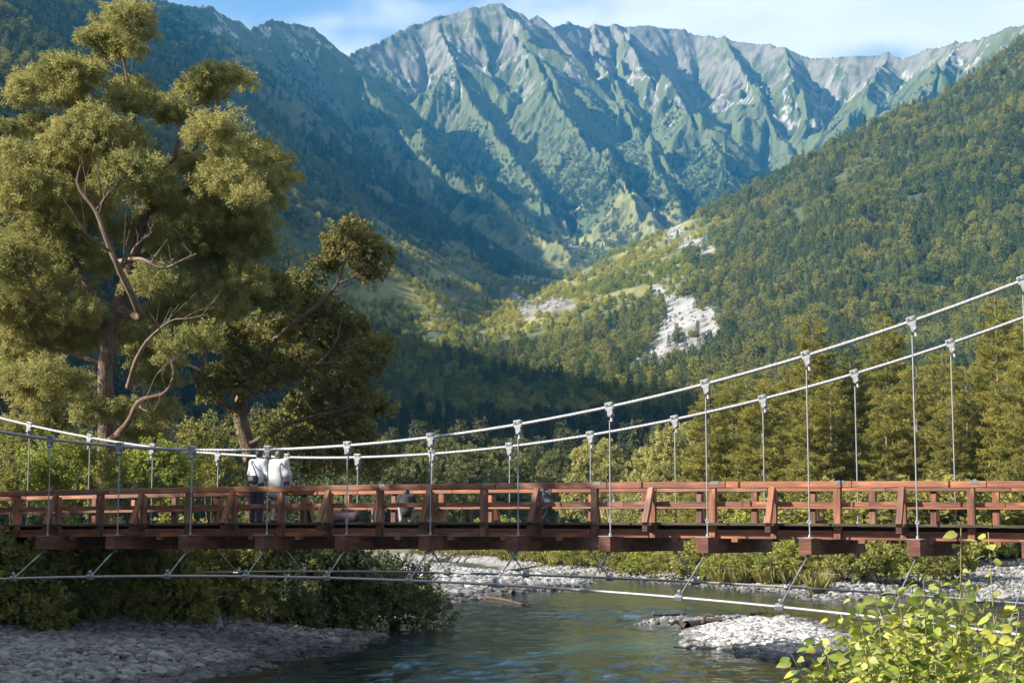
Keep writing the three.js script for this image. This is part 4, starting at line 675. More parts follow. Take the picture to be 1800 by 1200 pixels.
// ---------------------------------------------------------------- the wood from the river flats to the foot of the slopes, one mass
{
  const kinds = [['broad', 21], ['broad', 22], ['conifer', 23], ['conifer', 24]], r = rng(99);
  const geos = kinds.map(([k, s]) => (k === 'conifer' ? clumpTree(s, k, 15, 5.4, 330, 5, 0.7) : clumpTree(s, k, 11, 7.6, 330, 6, 0.5)));
  console.log('flat wood tris', geos.map((g) => g.attributes.position.count / 3).join(' '));
  const sets = kinds.map(() => ({ m: [], c: [] })), E = new THREE.Euler(), V = v3(0, 0, 0);
  for (let d = 240; d < 760; ) {
    const step = 5.6 + d * 0.002;
    for (let x = -0.35 * d - 20; x < 0.35 * d + 20; x += step) {
      const X = x + (r() - 0.5) * step, D = d + (r() - 0.5) * step, q = r(), q2 = r(), q3 = r(), q4 = r();
      if (D < 300 && X > -0.085 * D && X < 0.1 * D) continue;                    // the open flats behind the tree line
      if (D < 250 && Math.abs(X) < 60) continue;
      if (chuteAt(X, D) || q > 0.94) continue;
      const k = q2 < 0.5 ? Math.floor(q3 * 2) : 2 + Math.floor(q3 * 2), s = (0.75 + 0.5 * q4) * (k > 1 ? 1.05 : 1);
      QQ.setFromEuler(E.set(0, r() * 6.28, 0)); MM.compose(V.set(X, groundHeight(X, D) - 0.3, -D), QQ, SS.set(s, s * (0.85 + 0.35 * r()), s)); sets[k].m.push(...MM.elements);
      const t = clamp(r() * 0.8 + 0.2 * noise(X / 40, D / 40, 9), 0, 1); sets[k].c.push(...(k > 1 ? [lerp(0.03, 0.085, t), lerp(0.045, 0.085, t), lerp(0.018, 0.03, t)] : [lerp(0.055, 0.15, t), lerp(0.075, 0.145, t), lerp(0.022, 0.035, t)]));
    }
    d += step;
  }
  sets.forEach((s, i) => tag(instanced(scene, numbered('forest'), geos[i], leafMat, s.m, s.c), kinds[i][0] === 'conifer' ? 'dark conifers of the wood filling the flats at the foot of the slopes' : 'leafy trees of the wood filling the flats at the foot of the slopes', undefined, undefined, 'stuff'));
}
// ---------------------------------------------------------------- trees out of the frame on the left whose shade falls on the gravel and the bridge
[[-20, 29, 14.5, 8.5, 'leafy tree on the left bank just outside the view, nearest the river'], [-24.5, 31.5, 14, 9, 'second leafy tree from the river outside the left edge'], [-29.5, 33, 16, 10, 'tall leafy tree outside the left edge beside the bridge end'], [-34, 29, 16, 10, 'leafy tree outside the left edge farthest from the river'], [-25, 26, 14, 9, 'leafy tree outside the left edge nearest the camera'], [-37, 36, 16, 10, 'tall leafy tree outside the left edge behind the bridge end']].forEach(([x, D, h, w, label], i) => broadTree('bank_tree', label, [x, groundHeight(x, D), -D], h, w, { seed: 800 + i, tone: DARKLEAF, per: 90, size: 1.5, n: 17, low: 0.12, group: 'bank trees beyond the left edge' }));

// ---------------------------------------------------------------- shrubs
function shrub(name, label, base, list, opt = {}) {               // list of clumps [dx, dy, dz, r] over the base
  const { tone = SHRUB, seed = 1, spray = 'small', per = 150, size = 1, group, stems = 7, upward = 0.6 } = opt, r = rng(seed), t = thing(name, label, 'shrub', base, 0, group), set = { m: [], c: [] };
  for (let i = 0; i < stems; i++) { const q = list[Math.floor(r() * list.length)], e = v3(q[0], q[1] + q[3] * 0.3, q[2]); part(t, 'stem', limb([v3((r() - 0.5) * 0.3, -0.15, (r() - 0.5) * 0.3), e.clone().multiplyScalar(0.5).add(v3(0, 0.15, 0)), e], 0.028, 0.008, 5, 0.1, i), i % 3 ? bark : paleBark); }
  puffs(set, list, { per, size, tone, seed: seed + 9, upward, squash: 0.9, wisp: 0.4 });
  instanced(t, 'foliage', sprays[spray], leafMat, set.m, set.c).userData.kind = 'stuff'; return t;
}
const pxShrub = (name, label, D, basePx, clumps, opt) => {        // clumps as [px, py, radius in px] at distance D
  const b = at(basePx, 900, D); b.y = groundHeight(b.x, D); const S = D / FOCAL, r = rng(opt.seed || 1);
  return shrub(name, label, b.toArray(), clumps.map(([x, y, q]) => { const v = at(x, y, D + (r() - 0.5) * 2.4 * q * S).sub(b); return [v.x, v.y, v.z, q * S]; }), opt);
};
const bankG = 'bushes along the left bank';
pxShrub('bush', 'bright yellow-green bush rising above the rail in front of the willow trunk', 50, 120, [[95, 810, 34], [130, 790, 30], [150, 815, 36], [60, 830, 34], [115, 840, 40], [165, 845, 34], [80, 870, 40], [150, 880, 40]], { tone: LIME, seed: 901, per: 230, group: bankG });
pxShrub('bush', 'yellow-green bush above the rail to the right of the brightest one', 50.5, 275, [[250, 805, 28], [280, 800, 28], [305, 815, 30], [235, 835, 34], [275, 840, 38], [320, 845, 32], [290, 880, 40]], { tone: LIME, seed: 902, per: 210, group: bankG });
pxShrub('bush', 'soft green bush at the foot of the dark trees, just left of the two people', 53, 370, [[340, 790, 34], [375, 770, 34], [355, 830, 40], [400, 820, 36], [380, 860, 40], [345, 760, 24]], { tone: SHRUB, seed: 903, per: 170, group: bankG });
pxShrub('bush', 'pale bush at the left edge above the rail', 51, 25, [[20, 800, 34], [10, 840, 40], [45, 850, 40], [20, 880, 40]], { tone: SHRUB, seed: 904, per: 170, group: bankG });
[[40, 975, 40.6, 'leafy bush below the deck at the far left, lit in patches'], [130, 985, 41.4, 'second bush from the left below the deck'], [215, 990, 42.3, 'third bush from the left below the deck, above the pale branches'], [300, 995, 43.2, 'fourth bush from the left below the deck'], [390, 1000, 44.2, 'middle bush below the deck in deep shade'], [480, 1000, 45.6, 'bush below the deck under the two people, in deep shade'], [570, 1005, 47.5, 'bush below the deck near the tip of the left bank'], [650, 1015, 49.5, 'next to last bush on the tip of the left bank'], [700, 1030, 51, 'last low bush on the tip of the left bank, lit on its right']].forEach(([px, py, D, label], i) => {
  const r = rng(940 + i), cl = []; for (let k = 0; k < 20; k++) cl.push([px + (r() - 0.5) * 120, (i > 6 ? 1000 : 955) + r() * (i > 6 ? 90 : 145), 26 + 14 * r()]);
  pxShrub('bush', label, D, px, cl, { tone: i < 5 ? SHRUB : DARKLEAF, seed: 950 + i, per: 170, group: bankG, spray: i % 3 ? 'small' : 'broad' });
});
// ---------------------------------------------------------------- the far bank: shrubs in two rows
{
  const words = ['first', 'second', 'third', 'fourth', 'fifth', 'sixth', 'seventh', 'eighth', 'ninth', 'tenth', 'eleventh', 'twelfth', 'thirteenth', 'fourteenth', 'fifteenth', 'sixteenth', 'seventeenth', 'eighteenth', 'nineteenth', 'twentieth'];
  const proto = [0, 1, 2].map((k) => { const r = rng(1000 + k), cl = []; for (let i = 0; i < 11; i++) { const a = i * 2.4, q = 0.95 * Math.sqrt(r()); cl.push([Math.cos(a) * q * 1.25, 0.45 + 1.3 * r() * (1 - 0.4 * q), Math.sin(a) * q, 0.42 + 0.25 * r()]); } return shrub('bank_shrub', 'x', [0, -500, 0], cl, { tone: k === 1 ? LIME : SHRUB, seed: 1010 + k, per: 95, size: 1.15, spray: k === 2 ? 'broad' : 'small' }); });
  const front = [[905, 992, 165], [960, 998, 140], [1010, 1000, 128], [1060, 1002, 120], [1108, 1005, 112], [1150, 1008, 106], [1192, 1012, 101], [1236, 1016, 97], [1280, 1020, 93], [1325, 1023, 90], [1372, 1026, 88], [1420, 1029, 86], [1468, 1030, 84.5], [1515, 1031, 83], [1562, 1031, 82], [1608, 1028, 83], [1655, 1022, 86], [1705, 1012, 93], [1760, 1004, 100]];
  const back = [[880, 972, 220], [935, 972, 205], [990, 974, 190], [1045, 976, 170], [1100, 978, 150], [1150, 980, 135], [1205, 982, 122], [1260, 984, 114], [1315, 986, 108], [1370, 988, 104], [1425, 990, 101], [1480, 990, 99], [1535, 990, 97], [1590, 990, 96], [1645, 988, 97], [1700, 986, 99], [1750, 984, 104], [1800, 980, 108]];
  let n = 0;
  for (const [row, rowName, grow] of [[front, 'front shrub row along the far gravel', 1], [back, 'tall back shrub row across the river', 1.65]]) row.forEach(([px, , D], i) => {
    const p = at(px, 960, D), k = (i * 7 + n) % 3, s = grow * (0.75 + 0.55 * hash2(i, n, 31)) * (px > 1550 && grow > 1 ? 1.2 : 1), y = groundHeight(p.x, D) - 0.05, label = words[i] + ' from the left in the ' + rowName, src = proto[k], sc = [s * (1.1 + 0.4 * hash2(i, n, 32)), s, s * 1.1];
    if (src.position.y < -400) { src.position.set(p.x, y, p.z); src.scale.set(...sc); src.userData.label = label; src.userData.group = 'shrubs on the far bank'; } else clonedTree(src, label, [p.x, y, p.z], i * 2.1 + n, sc, 'shrubs on the far bank');
    n++;
  });
}
// ---------------------------------------------------------------- grass and herbs, stones and pebbles: nobody could count them
{
  const r = rng(1200), grass = { m: [], c: [] }, dry = toneOf([0.10, 0.12, 0.03], [0.30, 0.25, 0.07]), up = v3(0, 1, 0), p = v3(0, 0, 0);
  for (let i = 0; i < 60000; i++) {
    const D = 70 * Math.pow(3.4, r()), x = (-0.06 + 0.39 * r()) * D, y = nearHeight(x, D), f = zoneOut.far; if (f < (x < 0.118 * D ? 3.5 : 0.9) + 1.5 * noise(x / 3, D / 3, 410) || (x > 14.5 && D < 135 && f < 14)) continue;
    if (noise(x / 4, D / 4, 411) < -0.45) continue;
    p.set(x, y, -D); addSpray(grass, p, v3((r() - 0.5) * 0.5, 1, (r() - 0.5) * 0.5).normalize(), 0.9 + 0.9 * r(), dry(r, r(), r()), r);
  }
  for (let i = 0; i < 2500; i++) { const D = 47 + 26 * r(), x = (-0.34 + 0.3 * r()) * D, y = nearHeight(x, D); if (zoneOut.left < 3.5 + 2 * noise(x / 2, D / 2, 412)) continue; p.set(x, y, -D); addSpray(grass, p, up, 0.4 + 0.4 * r(), SHRUB(r, r(), r()), r); }
  tag(instanced(scene, numbered('grass'), sprays.grass, leafMat, grass.m, grass.c), 'tufts of yellow-green grass along the river banks', undefined, undefined, 'stuff');
  const stoneGeo = [0, 1, 2].map((k) => { const g = new THREE.IcosahedronGeometry(1, 1), q = g.attributes.position; for (let i = 0; i < q.count; i++) { const h = (n) => hash2(Math.round(q.getX(i) * 40) + n, Math.round(q.getY(i) * 40) + Math.round(q.getZ(i) * 400), 500 + k), s = 0.8 + 0.36 * h(0); q.setXYZ(i, q.getX(i) * s * 1.25, q.getY(i) * s * 0.78, q.getZ(i) * s); } g.computeVertexNormals(); return g; });
  const stone = [0, 1, 2].map(() => ({ m: [], c: [] })), E = new THREE.Euler();
  const scatter = (n, pick, ok, lo, hi, tone) => { for (let i = 0; i < n; i++) { const [x, D] = pick(); const y = nearHeight(x, D); if (!ok(y, x, D)) continue; const s = lo + (hi - lo) * Math.pow(r(), 3.2), k = Math.floor(r() * 3); QQ.setFromEuler(E.set((r() - 0.5) * 0.5, r() * 6.28, (r() - 0.5) * 0.5)); MM.compose(p.set(x, y + s * 0.22, -D), QQ, SS.set(s, s, s)); stone[k].m.push(...MM.elements); const v = tone(r, y); stone[k].c.push(...v); } };
  const grey = (lo, hi) => (q, y) => { const k = (lo + (hi - lo) * q()) * (y < 0.05 ? 0.45 : 1), w = q() < 0.14 ? 0.72 : 1; return [k * w * 1.02, k * w, k * w * (0.94 + 0.06 * q())]; };
  scatter(420, () => { const D = 27 + 20 * r(); return [(-0.34 + 0.28 * r()) * D, D]; }, (y, x, D) => y > -0.15 && zoneOut.left > -2 && D < 42 + (x + 11.9) * 0.6, 0.07, 0.17, grey(0.05, 0.2));
  scatter(15000, () => { const D = 34 + 19 * r(); return [(0.09 + 0.13 * r()) * D, D]; }, (y) => y > -0.03 && zoneOut.island > -0.3, 0.035, 0.11, grey(0.13, 0.38));
  scatter(4000, () => { const D = 44 + 9 * r(); return [(0.07 + 0.13 * r()) * D, D]; }, (y) => y > -0.06 && zoneOut.log > -0.3, 0.05, 0.13, grey(0.08, 0.22));
  scatter(70000, () => { const D = 27 + 24 * r(); return [(-0.34 + 0.28 * r()) * D, D]; }, (y, x, D) => y > -0.12 && zoneOut.left > -1.4 && D < 42.5 + (x + 11.9) * 0.6, 0.02, 0.10, grey(0.045, 0.18));
  scatter(26000, () => { const D = 66 * Math.pow(2.7, r()); return [(-0.1 + 0.17 * r()) * D, D]; }, (y) => y > -0.05 && zoneOut.tongue > -0.4, 0.05, 0.2, grey(0.10, 0.32));
  scatter(5000, () => { const D = 66 + 22 * r(); return [(-0.09 + 0.16 * r()) * D, D]; }, (y) => y > -0.14 && zoneOut.tongue > -2 && zoneOut.tongue < 3, 0.08, 0.3, grey(0.06, 0.18));
  scatter(40000, () => { const D = 58 * Math.pow(3.3, r()); return [(0 + 0.34 * r()) * D, D]; }, (y, x, D) => y > -0.08 && zoneOut.far > -0.6 && zoneOut.far < (x < 0.118 * D ? 5 : x > 14.5 && D < 140 ? 14 : 1.6), 0.045, 0.15, grey(0.07, 0.25));
  const rock = std({ color: 0xffffff, roughness: 0.9 }); stone.forEach((s, i) => tag(instanced(scene, numbered('gravel'), stoneGeo[i], rock, s.m, s.c), 'rounded pale river stones and pebbles on the bars and banks', undefined, undefined, 'stuff'));
  console.log('grass', grass.m.length / 16, 'stones', stone.map((s) => s.m.length / 16).join(' '));
}
// ---------------------------------------------------------------- driftwood
function log(label, pts, r0, r1, mat, lift = 0.06) { const P = pts.map(([px, py, up = 0]) => { const v = onWater(px, py, lift); v.y = Math.max(lift, nearHeight(v.x, -v.z) + r0 * 0.7) + up; return v; }), b = P[0].clone(); const t = thing('driftwood_log', label, 'log', b.toArray(), 0, 'driftwood on the bars'); part(t, 'stem', limb(P.map((p) => p.clone().sub(b)), r0 * 0.75, r1 * 0.75, 7, 0.22, Math.round(pts[0][0])), mat); return t; }
{
  const a = log('thick red-brown root stock at the head of the pebble island', [[1205, 1103], [1235, 1098], [1270, 1098]], 0.2, 0.13, brownWood); part(a, 'root', limb([v3(0, 0, 0), v3(-0.25, 0.14, -0.1), v3(-0.4, 0.05, 0.15)], 0.1, 0.03, 6, 0.2, 3), brownWood); part(a, 'root', limb([v3(0.5, 0.05, 0), v3(0.6, 0.3, -0.1), v3(0.85, 0.28, 0)], 0.07, 0.03, 6, 0.2, 4), brownWood);
  log('long dark log lying behind the pebble island', [[1272, 1095], [1330, 1093], [1395, 1097]], 0.1, 0.05, brownWood);
  log('pale bleached log beyond the red-brown root stock', [[1262, 1087], [1300, 1089], [1345, 1092]], 0.06, 0.04, greyWood);
  const c = log('dark snag in the water with one upturned branch', [[1150, 1082], [1180, 1081], [1206, 1080]], 0.07, 0.05, brownWood, -0.01); part(c, 'branch', limb([v3(0.9, 0, 0), v3(1.0, 0.06, 0), v3(1.12, 0.28, 0)], 0.05, 0.02, 6, 0.1, 6), brownWood);
  const d = log('clump of dark drowned branches under the near wind cable', [[1322, 1080], [1350, 1077], [1385, 1080]], 0.08, 0.05, brownWood, -0.01); for (let k = 0; k < 4; k++) part(d, 'branch', limb([v3(0.2 + k * 0.25, 0, 0), v3(0.25 + k * 0.25, 0.15, 0.05), v3(0.1 + k * 0.3, 0.3 - 0.05 * k, 0.1)], 0.03, 0.012, 5, 0.1, k), brownWood);
  log('short pale stick at the left tip of the pebble island', [[1185, 1137], [1208, 1139]], 0.035, 0.025, greyWood);
  log('brown log on the wet edge of the gravel tongue', [[862, 1040], [885, 1038], [902, 1042]], 0.22, 0.14, brownWood);
  log('dark driftwood along the wet edge of the gravel tongue', [[780, 1052], [850, 1050], [930, 1064]], 0.1, 0.05, brownWood);
  log('pale log lying across the far gravel', [[1082, 1007], [1150, 1004], [1240, 1001]], 0.16, 0.1, greyWood);
  log('bleached log on the far gravel left of the long one', [[892, 1003], [930, 1001], [985, 1000]], 0.15, 0.1, greyWood);
  const e = log('heap of driftwood at the head of the gravel tongue', [[760, 990], [790, 984], [815, 978, 0.6]], 0.3, 0.16, greyWood); for (let k = 0; k < 7; k++) part(e, 'branch', limb([v3(k * 0.7 - 1, 0, 0.3 * (k % 3)), v3(k * 0.7 - 0.6, 0.5, 0), v3(k * 0.7 + (k % 2 ? -0.8 : 0.6), 1.1 - 0.1 * k, 0.2)], 0.12, 0.04, 5, 0.15, 30 + k), k % 2 ? brownWood : greyWood);
}
// ---------------------------------------------------------------- the leafy shrub in front of the camera, its larger leaves one by one
{
  const base = v3(1.55, 1.0, -6.2), t = thing('leafy_shrub', 'bright yellow-green broad-leaved shrub close to the camera at the lower right', 'shrub', base.toArray()), r = rng(1500);
  const leafGeo = [0, 1, 2, 3].map((k) => {
    const n = 5, P = [], I = [], bend = 0.12 + 0.1 * k, fold = 0.16 + 0.06 * (k % 2);
    for (let i = 0; i <= n; i++) { const u = i / n, w = 0.33 * Math.pow(Math.sin(Math.PI * Math.pow(u, 0.72)), 0.9) * (1 + 0.08 * (i % 2)), z = -bend * u * u; P.push(-w, u, z + fold * w, 0, u, z, w, u, z + fold * w); }
    for (let i = 0; i < n; i++) { const a = i * 3; I.push(a, a + 1, a + 4, a, a + 4, a + 3, a + 1, a + 2, a + 5, a + 1, a + 5, a + 4); }
    const g = new THREE.BufferGeometry(); g.setAttribute('position', new THREE.Float32BufferAttribute(P, 3)); g.setIndex(I); g.computeVertexNormals(); return g;
  });
  const mats = [[0.19, 0.24, 0.027], [0.26, 0.29, 0.032], [0.33, 0.32, 0.042], [0.12, 0.165, 0.025], [0.22, 0.235, 0.045]].map((c) => phys({ color: rgb(...c), roughness: 0.55, transmission: 0.4, thickness: 0, specularIntensity: 0.5 })), stemMat = std({ color: rgb(0.17, 0.15, 0.06) }), rest = leafGeo.map(() => ({ m: [], c: [] }));
  const tips = [[1392, 1150], [1440, 1118], [1478, 1080], [1486, 1112], [1502, 1052], [1540, 1040], [1578, 1030], [1602, 1028], [1624, 1015], [1656, 1020], [1690, 928, 1], [1738, 935, 1], [1700, 1022], [1738, 1046], [1752, 1082], [1792, 1076], [1806, 1110], [1640, 1062], [1560, 1090], [1440, 1180], [1522, 1150], [1600, 1112], [1680, 1092], [1730, 1122], [1782, 1150], [1640, 1150], [1700, 1172], [1560, 1182], [1482, 1172], [1400, 1205], [1515, 1100], [1575, 1140], [1770, 1190], [1655, 1190], [1610, 1060], [1830, 1060], [1835, 1150], [1535, 1210], [1700, 1068], [1765, 1118], [1455, 1150], [1545, 1070], [1625, 1210], [1740, 1210], [1585, 1078], [1500, 1195]];
  const leaves = [], dir = v3(0, 0, 0);
  tips.forEach(([px, py, thin], i) => {
    const D = thin ? 5.9 : 5.3 + 1.9 * hash2(i, 2, 61), e = at(px, py, D).sub(base), s = v3(e.x * 0.25 + (r() - 0.5) * 0.3, -0.05, (r() - 0.5) * 0.5), m = s.clone().lerp(e, 0.5).add(v3((r() - 0.5) * 0.1, 0.1, 0)), curve = new THREE.CatmullRomCurve3([s, m, e]);
    part(t, 'stem', limb([s, m, e], 0.006, 0.002, 5, 0.05, i), stemMat);
    const n = thin ? 40 : 125;
    for (let k = 0; k < n; k++) { const u = thin ? 0.5 + 0.5 * k / n : 0.36 + 0.64 * (k + r() * 0.5) / n, c = curve.getPointAt(Math.min(1, u)), a = k * 2.4 + i; dir.set(Math.cos(a), 0.1 + 0.5 * r() - 0.3, Math.sin(a)).normalize(); const pet = thin ? 0.012 : 0.012 + 0.15 * r() * r() * r(); leaves.push({ p: c.clone().addScaledVector(dir, pet), d: dir.clone().add(v3(0, -0.35 * r(), 0)).normalize(), s: (thin ? 0.026 : 0.027) + 0.028 * r(), roll: r() * 1.6 - 0.8, near: -D }); }
  });
  const order = leaves.map((l, i) => [l.s / (6.2 - l.p.z), i]).sort((x, y) => y[0] - x[0]).map((x) => x[1]), big = new Set(order.slice(0, 290));
  const X = v3(0, 0, 0), Z = v3(0, 0, 0), B = new THREE.Matrix4();
  leaves.forEach((l, i) => {
    Z.set(0, 1, 0.25).addScaledVector(v3(Math.cos(i), 0, Math.sin(i)), 0.55).normalize(); X.crossVectors(l.d, Z).normalize(); Z.crossVectors(X, l.d).normalize(); B.makeBasis(X, l.d, Z); QQ.setFromRotationMatrix(B); TW.setFromAxisAngle(UPV, l.roll); QQ.multiply(TW);
    const k = i % 4, mi = Math.floor(hash2(i, 4, 63) * 5);
    if (big.has(i)) { const o = part(t, 'leaf', leafGeo[k], mats[mi]); o.position.copy(l.p); o.quaternion.copy(QQ); o.scale.setScalar(l.s); } else { MM.compose(l.p, QQ, SS.set(l.s, l.s, l.s)); rest[k].m.push(...MM.elements); const c = mats[mi].color; rest[k].c.push(c.r, c.g, c.b); }
  });
  const restMat = phys({ color: 0xffffff, roughness: 0.55, transmission: 0.4, thickness: 0, specularIntensity: 0.5 });
  rest.forEach((s, k) => { instanced(t, 'foliage', leafGeo[k], restMat, s.m, s.c).userData.kind = 'stuff'; });
  console.log('shrub leaves', leaves.length);
}

// ---------------------------------------------------------------- people on the bridge: bodies as one smooth surface over a jointed skeleton
function sdfMesh(dist, lo, hi, cell) {
  const c = lo.clone().add(hi).multiplyScalar(0.5), half = Math.max(hi.x - lo.x, hi.y - lo.y, hi.z - lo.z) / 2 + cell * 3, n = Math.min(140, Math.ceil(2 * half / cell)), mc = new MarchingCubes(n, farLeaf, false, false, 120000), h = n / 2;
  mc.isolation = 0; const f = mc.field;
  for (let k = 0; k < n; k++) { const z = c.z + (k - h) / h * half; for (let j = 0; j < n; j++) { const y = c.y + (j - h) / h * half; for (let i = 0; i < n; i++) f[i + j * n + k * n * n] = -dist(c.x + (i - h) / h * half, y, z); } }
  mc.update();
  const P = mc.positionArray.slice(0, mc.count * 3), N = mc.normalArray.slice(0, mc.count * 3), g = new THREE.BufferGeometry();
  for (let i = 0; i < P.length; i += 3) { P[i] = P[i] * half + c.x; P[i + 1] = P[i + 1] * half + c.y; P[i + 2] = P[i + 2] * half + c.z; }
  g.setAttribute('position', new THREE.BufferAttribute(P, 3)); g.setAttribute('normal', new THREE.BufferAttribute(N, 3)); return g;
}
function capsules(list, k) {                                     // [a, b, ra, rb, squash along x, z]; joined with a smooth minimum
  const q = list.map(([a, b, ra, rb, sx = 1, sz = 1]) => ({ ax: a[0], ay: a[1], az: a[2], dx: b[0] - a[0], dy: b[1] - a[1], dz: b[2] - a[2], ra, rb, sx, sz }));
  for (const c of q) c.l = c.dx * c.dx + c.dy * c.dy + c.dz * c.dz + 1e-9;
  return (x, y, z) => { let d = 1e9; for (const c of q) { const px = x - c.ax, py = y - c.ay, pz = z - c.az, t = clamp((px * c.dx + py * c.dy + pz * c.dz) / c.l, 0, 1), ex = (px - c.dx * t) / c.sx, ey = py - c.dy * t, ez = (pz - c.dz * t) / c.sz, v = Math.sqrt(ex * ex + ey * ey + ez * ez) - (c.ra + (c.rb - c.ra) * t), h = Math.max(k - Math.abs(d - v), 0) / k; d = Math.min(d, v) - h * h * k * 0.25; } return d; };
}
const boundsOf = (list) => { const lo = v3(9, 9, 9), hi = v3(-9, -9, -9); for (const [a, b, ra, rb] of list) for (const p of [a, b]) { const r = Math.max(ra, rb) * 1.3; lo.min(v3(p[0] - r, p[1] - r, p[2] - r)); hi.max(v3(p[0] + r, p[1] + r, p[2] + r)); } return [lo, hi]; };
const mould = (list, k, cell) => sdfMesh(capsules(list, k), ...boundsOf(list), cell);
const skin = std({ color: rgb(0.36, 0.23, 0.165), roughness: 0.6 });
function handOf(w, d, side) {                                     // palm and five curled fingers, from the wrist w along d
  const D = v3(...d).normalize(), S = v3(side, 0, 0).cross(D).cross(D).multiplyScalar(-1).normalize(), F = D.clone().cross(S).multiplyScalar(side), W = v3(...w), p = (u, s, f) => W.clone().addScaledVector(D, u).addScaledVector(S, s).addScaledVector(F, f).toArray(), out = [[p(0, 0, 0), p(0.08, 0, 0), 0.024, 0.03, 1, 1]];
  [[-0.03, 0.055], [-0.011, 0.068], [0.009, 0.064], [0.028, 0.05]].forEach(([s, l]) => out.push([p(0.085, s, 0), p(0.085 + l * 0.6, s * 1.1, 0.012), 0.0095, 0.009], [p(0.085 + l * 0.6, s * 1.1, 0.012), p(0.085 + l, s * 1.1, 0.035), 0.009, 0.007]));
  out.push([p(0.025, -0.028, 0), p(0.06, -0.05, 0.018), 0.012, 0.0105], [p(0.06, -0.05, 0.018), p(0.088, -0.052, 0.034), 0.0105, 0.008]); return out;
}
function headOf(c, s, tilt = 0) {                                 // skull, jaw, nose, brow, ears; the face looks along -z
  const q = (x, y, z) => [c[0] + x * s, c[1] + (y * Math.cos(tilt) + z * Math.sin(tilt)) * s, c[2] + (z * Math.cos(tilt) - y * Math.sin(tilt)) * s];
  return { skull: [[q(0, 0.03, 0.01), q(0, 0.035, -0.01), 0.098 * s, 0.095 * s, 0.84, 1], [q(0, -0.03, -0.02), q(0, -0.075, -0.045), 0.074 * s, 0.048 * s, 0.9, 1], [q(0, 0.0, -0.1), q(0, -0.022, -0.118), 0.011 * s, 0.014 * s], [q(-0.045, 0.02, -0.09), q(0.045, 0.02, -0.09), 0.014 * s, 0.014 * s], [q(-0.022, -0.052, -0.09), q(0.022, -0.052, -0.09), 0.01 * s, 0.01 * s], [q(0.084, -0.005, 0.005), q(0.088, 0.012, 0.01), 0.02 * s, 0.022 * s, 0.5, 1], [q(-0.084, -0.005, 0.005), q(-0.088, 0.012, 0.01), 0.02 * s, 0.022 * s, 0.5, 1]], q };
}
function person(label, pos, turn, fig) {
  const t = thing('person', label, 'person', pos, turn, fig.group), J = fig.joints, s = fig.size || 1;
  const H = headOf(J.head, 1, fig.tilt || 0), limbsOf = (pad, parts) => { const o = []; for (const [a, b, ra, rb, sx, sz] of parts) o.push([J[a] || a, J[b] || b, ra + pad, rb + pad, sx, sz]); return o; };
  const legs = ['L', 'R'].flatMap((k) => [['hip' + k, 'knee' + k, 0.082, 0.058], ['knee' + k, 'ankle' + k, 0.056, 0.038], ['ankle' + k, 'toe' + k, 0.04, 0.03]]), arms = ['L', 'R'].flatMap((k) => [['shoulder' + k, 'elbow' + k, 0.05, 0.041], ['elbow' + k, 'wrist' + k, 0.041, 0.029]]), torso = [['pelvis', 'waist', 0.132, 0.115, 1.15, 0.85], ['waist', 'chest', 0.115, 0.135, 1.2, 0.85], ['shoulderL', 'shoulderR', 0.062, 0.062], ['chest', 'neck', 0.09, 0.05], ['neck', 'head', 0.048, 0.046]];
  const all = [...limbsOf(0, [...torso, ...legs, ...arms]), ...H.skull], dirOf = (k) => v3(...J['wrist' + k]).sub(v3(...J['elbow' + k])).toArray(), hands = ['L', 'R'].flatMap((k) => handOf(J['wrist' + k], fig.handDir ? fig.handDir : dirOf(k), k === 'L' ? -1 : 1));
  const body = mergeGeometries([mould(all, 0.035, 0.0135), mould(hands.slice(0, hands.length / 2), 0.008, 0.0035), mould(hands.slice(hands.length / 2), 0.008, 0.0035), mould(H.skull, 0.02, 0.004)]);
  const b = part(t, 'body', body, skin);
  part(b, 'hair', mould(fig.hair(H.q), 0.03, 0.006), fig.hairMat);
  for (const [name, parts, pad, mat, k = 0.05] of fig.clothes) part(b, name, mould(limbsOf(pad, parts), k, 0.011), mat);
  for (const [name, geo, mat] of fig.extra || []) part(b, name, geo, mat);
  if (fig.eyes !== false) for (const x of [-0.032, 0.032]) { const e = H.q(x, 0.002, -0.092), g = new THREE.SphereGeometry(0.011, 8, 6); part(b, 'eye', g, boltMat).position.set(...e); }
  return t;
}
const cloth = (r, g, b, rough = 0.9) => std({ color: rgb(r, g, b), roughness: rough }), white = cloth(0.31, 0.32, 0.35), cream = cloth(0.31, 0.32, 0.325), navy = cloth(0.018, 0.02, 0.035), black = cloth(0.014, 0.014, 0.016), darkHair = std({ color: rgb(0.016, 0.012, 0.012), roughness: 0.55 }), brownHair = std({ color: rgb(0.035, 0.02, 0.016), roughness: 0.55 }), shoe = cloth(0.03, 0.03, 0.035, 0.6), grey = cloth(0.17, 0.17, 0.18), plum = cloth(0.035, 0.016, 0.03), redCloth = cloth(0.28, 0.05, 0.05), blueCheck = cloth(0.05, 0.055, 0.085);
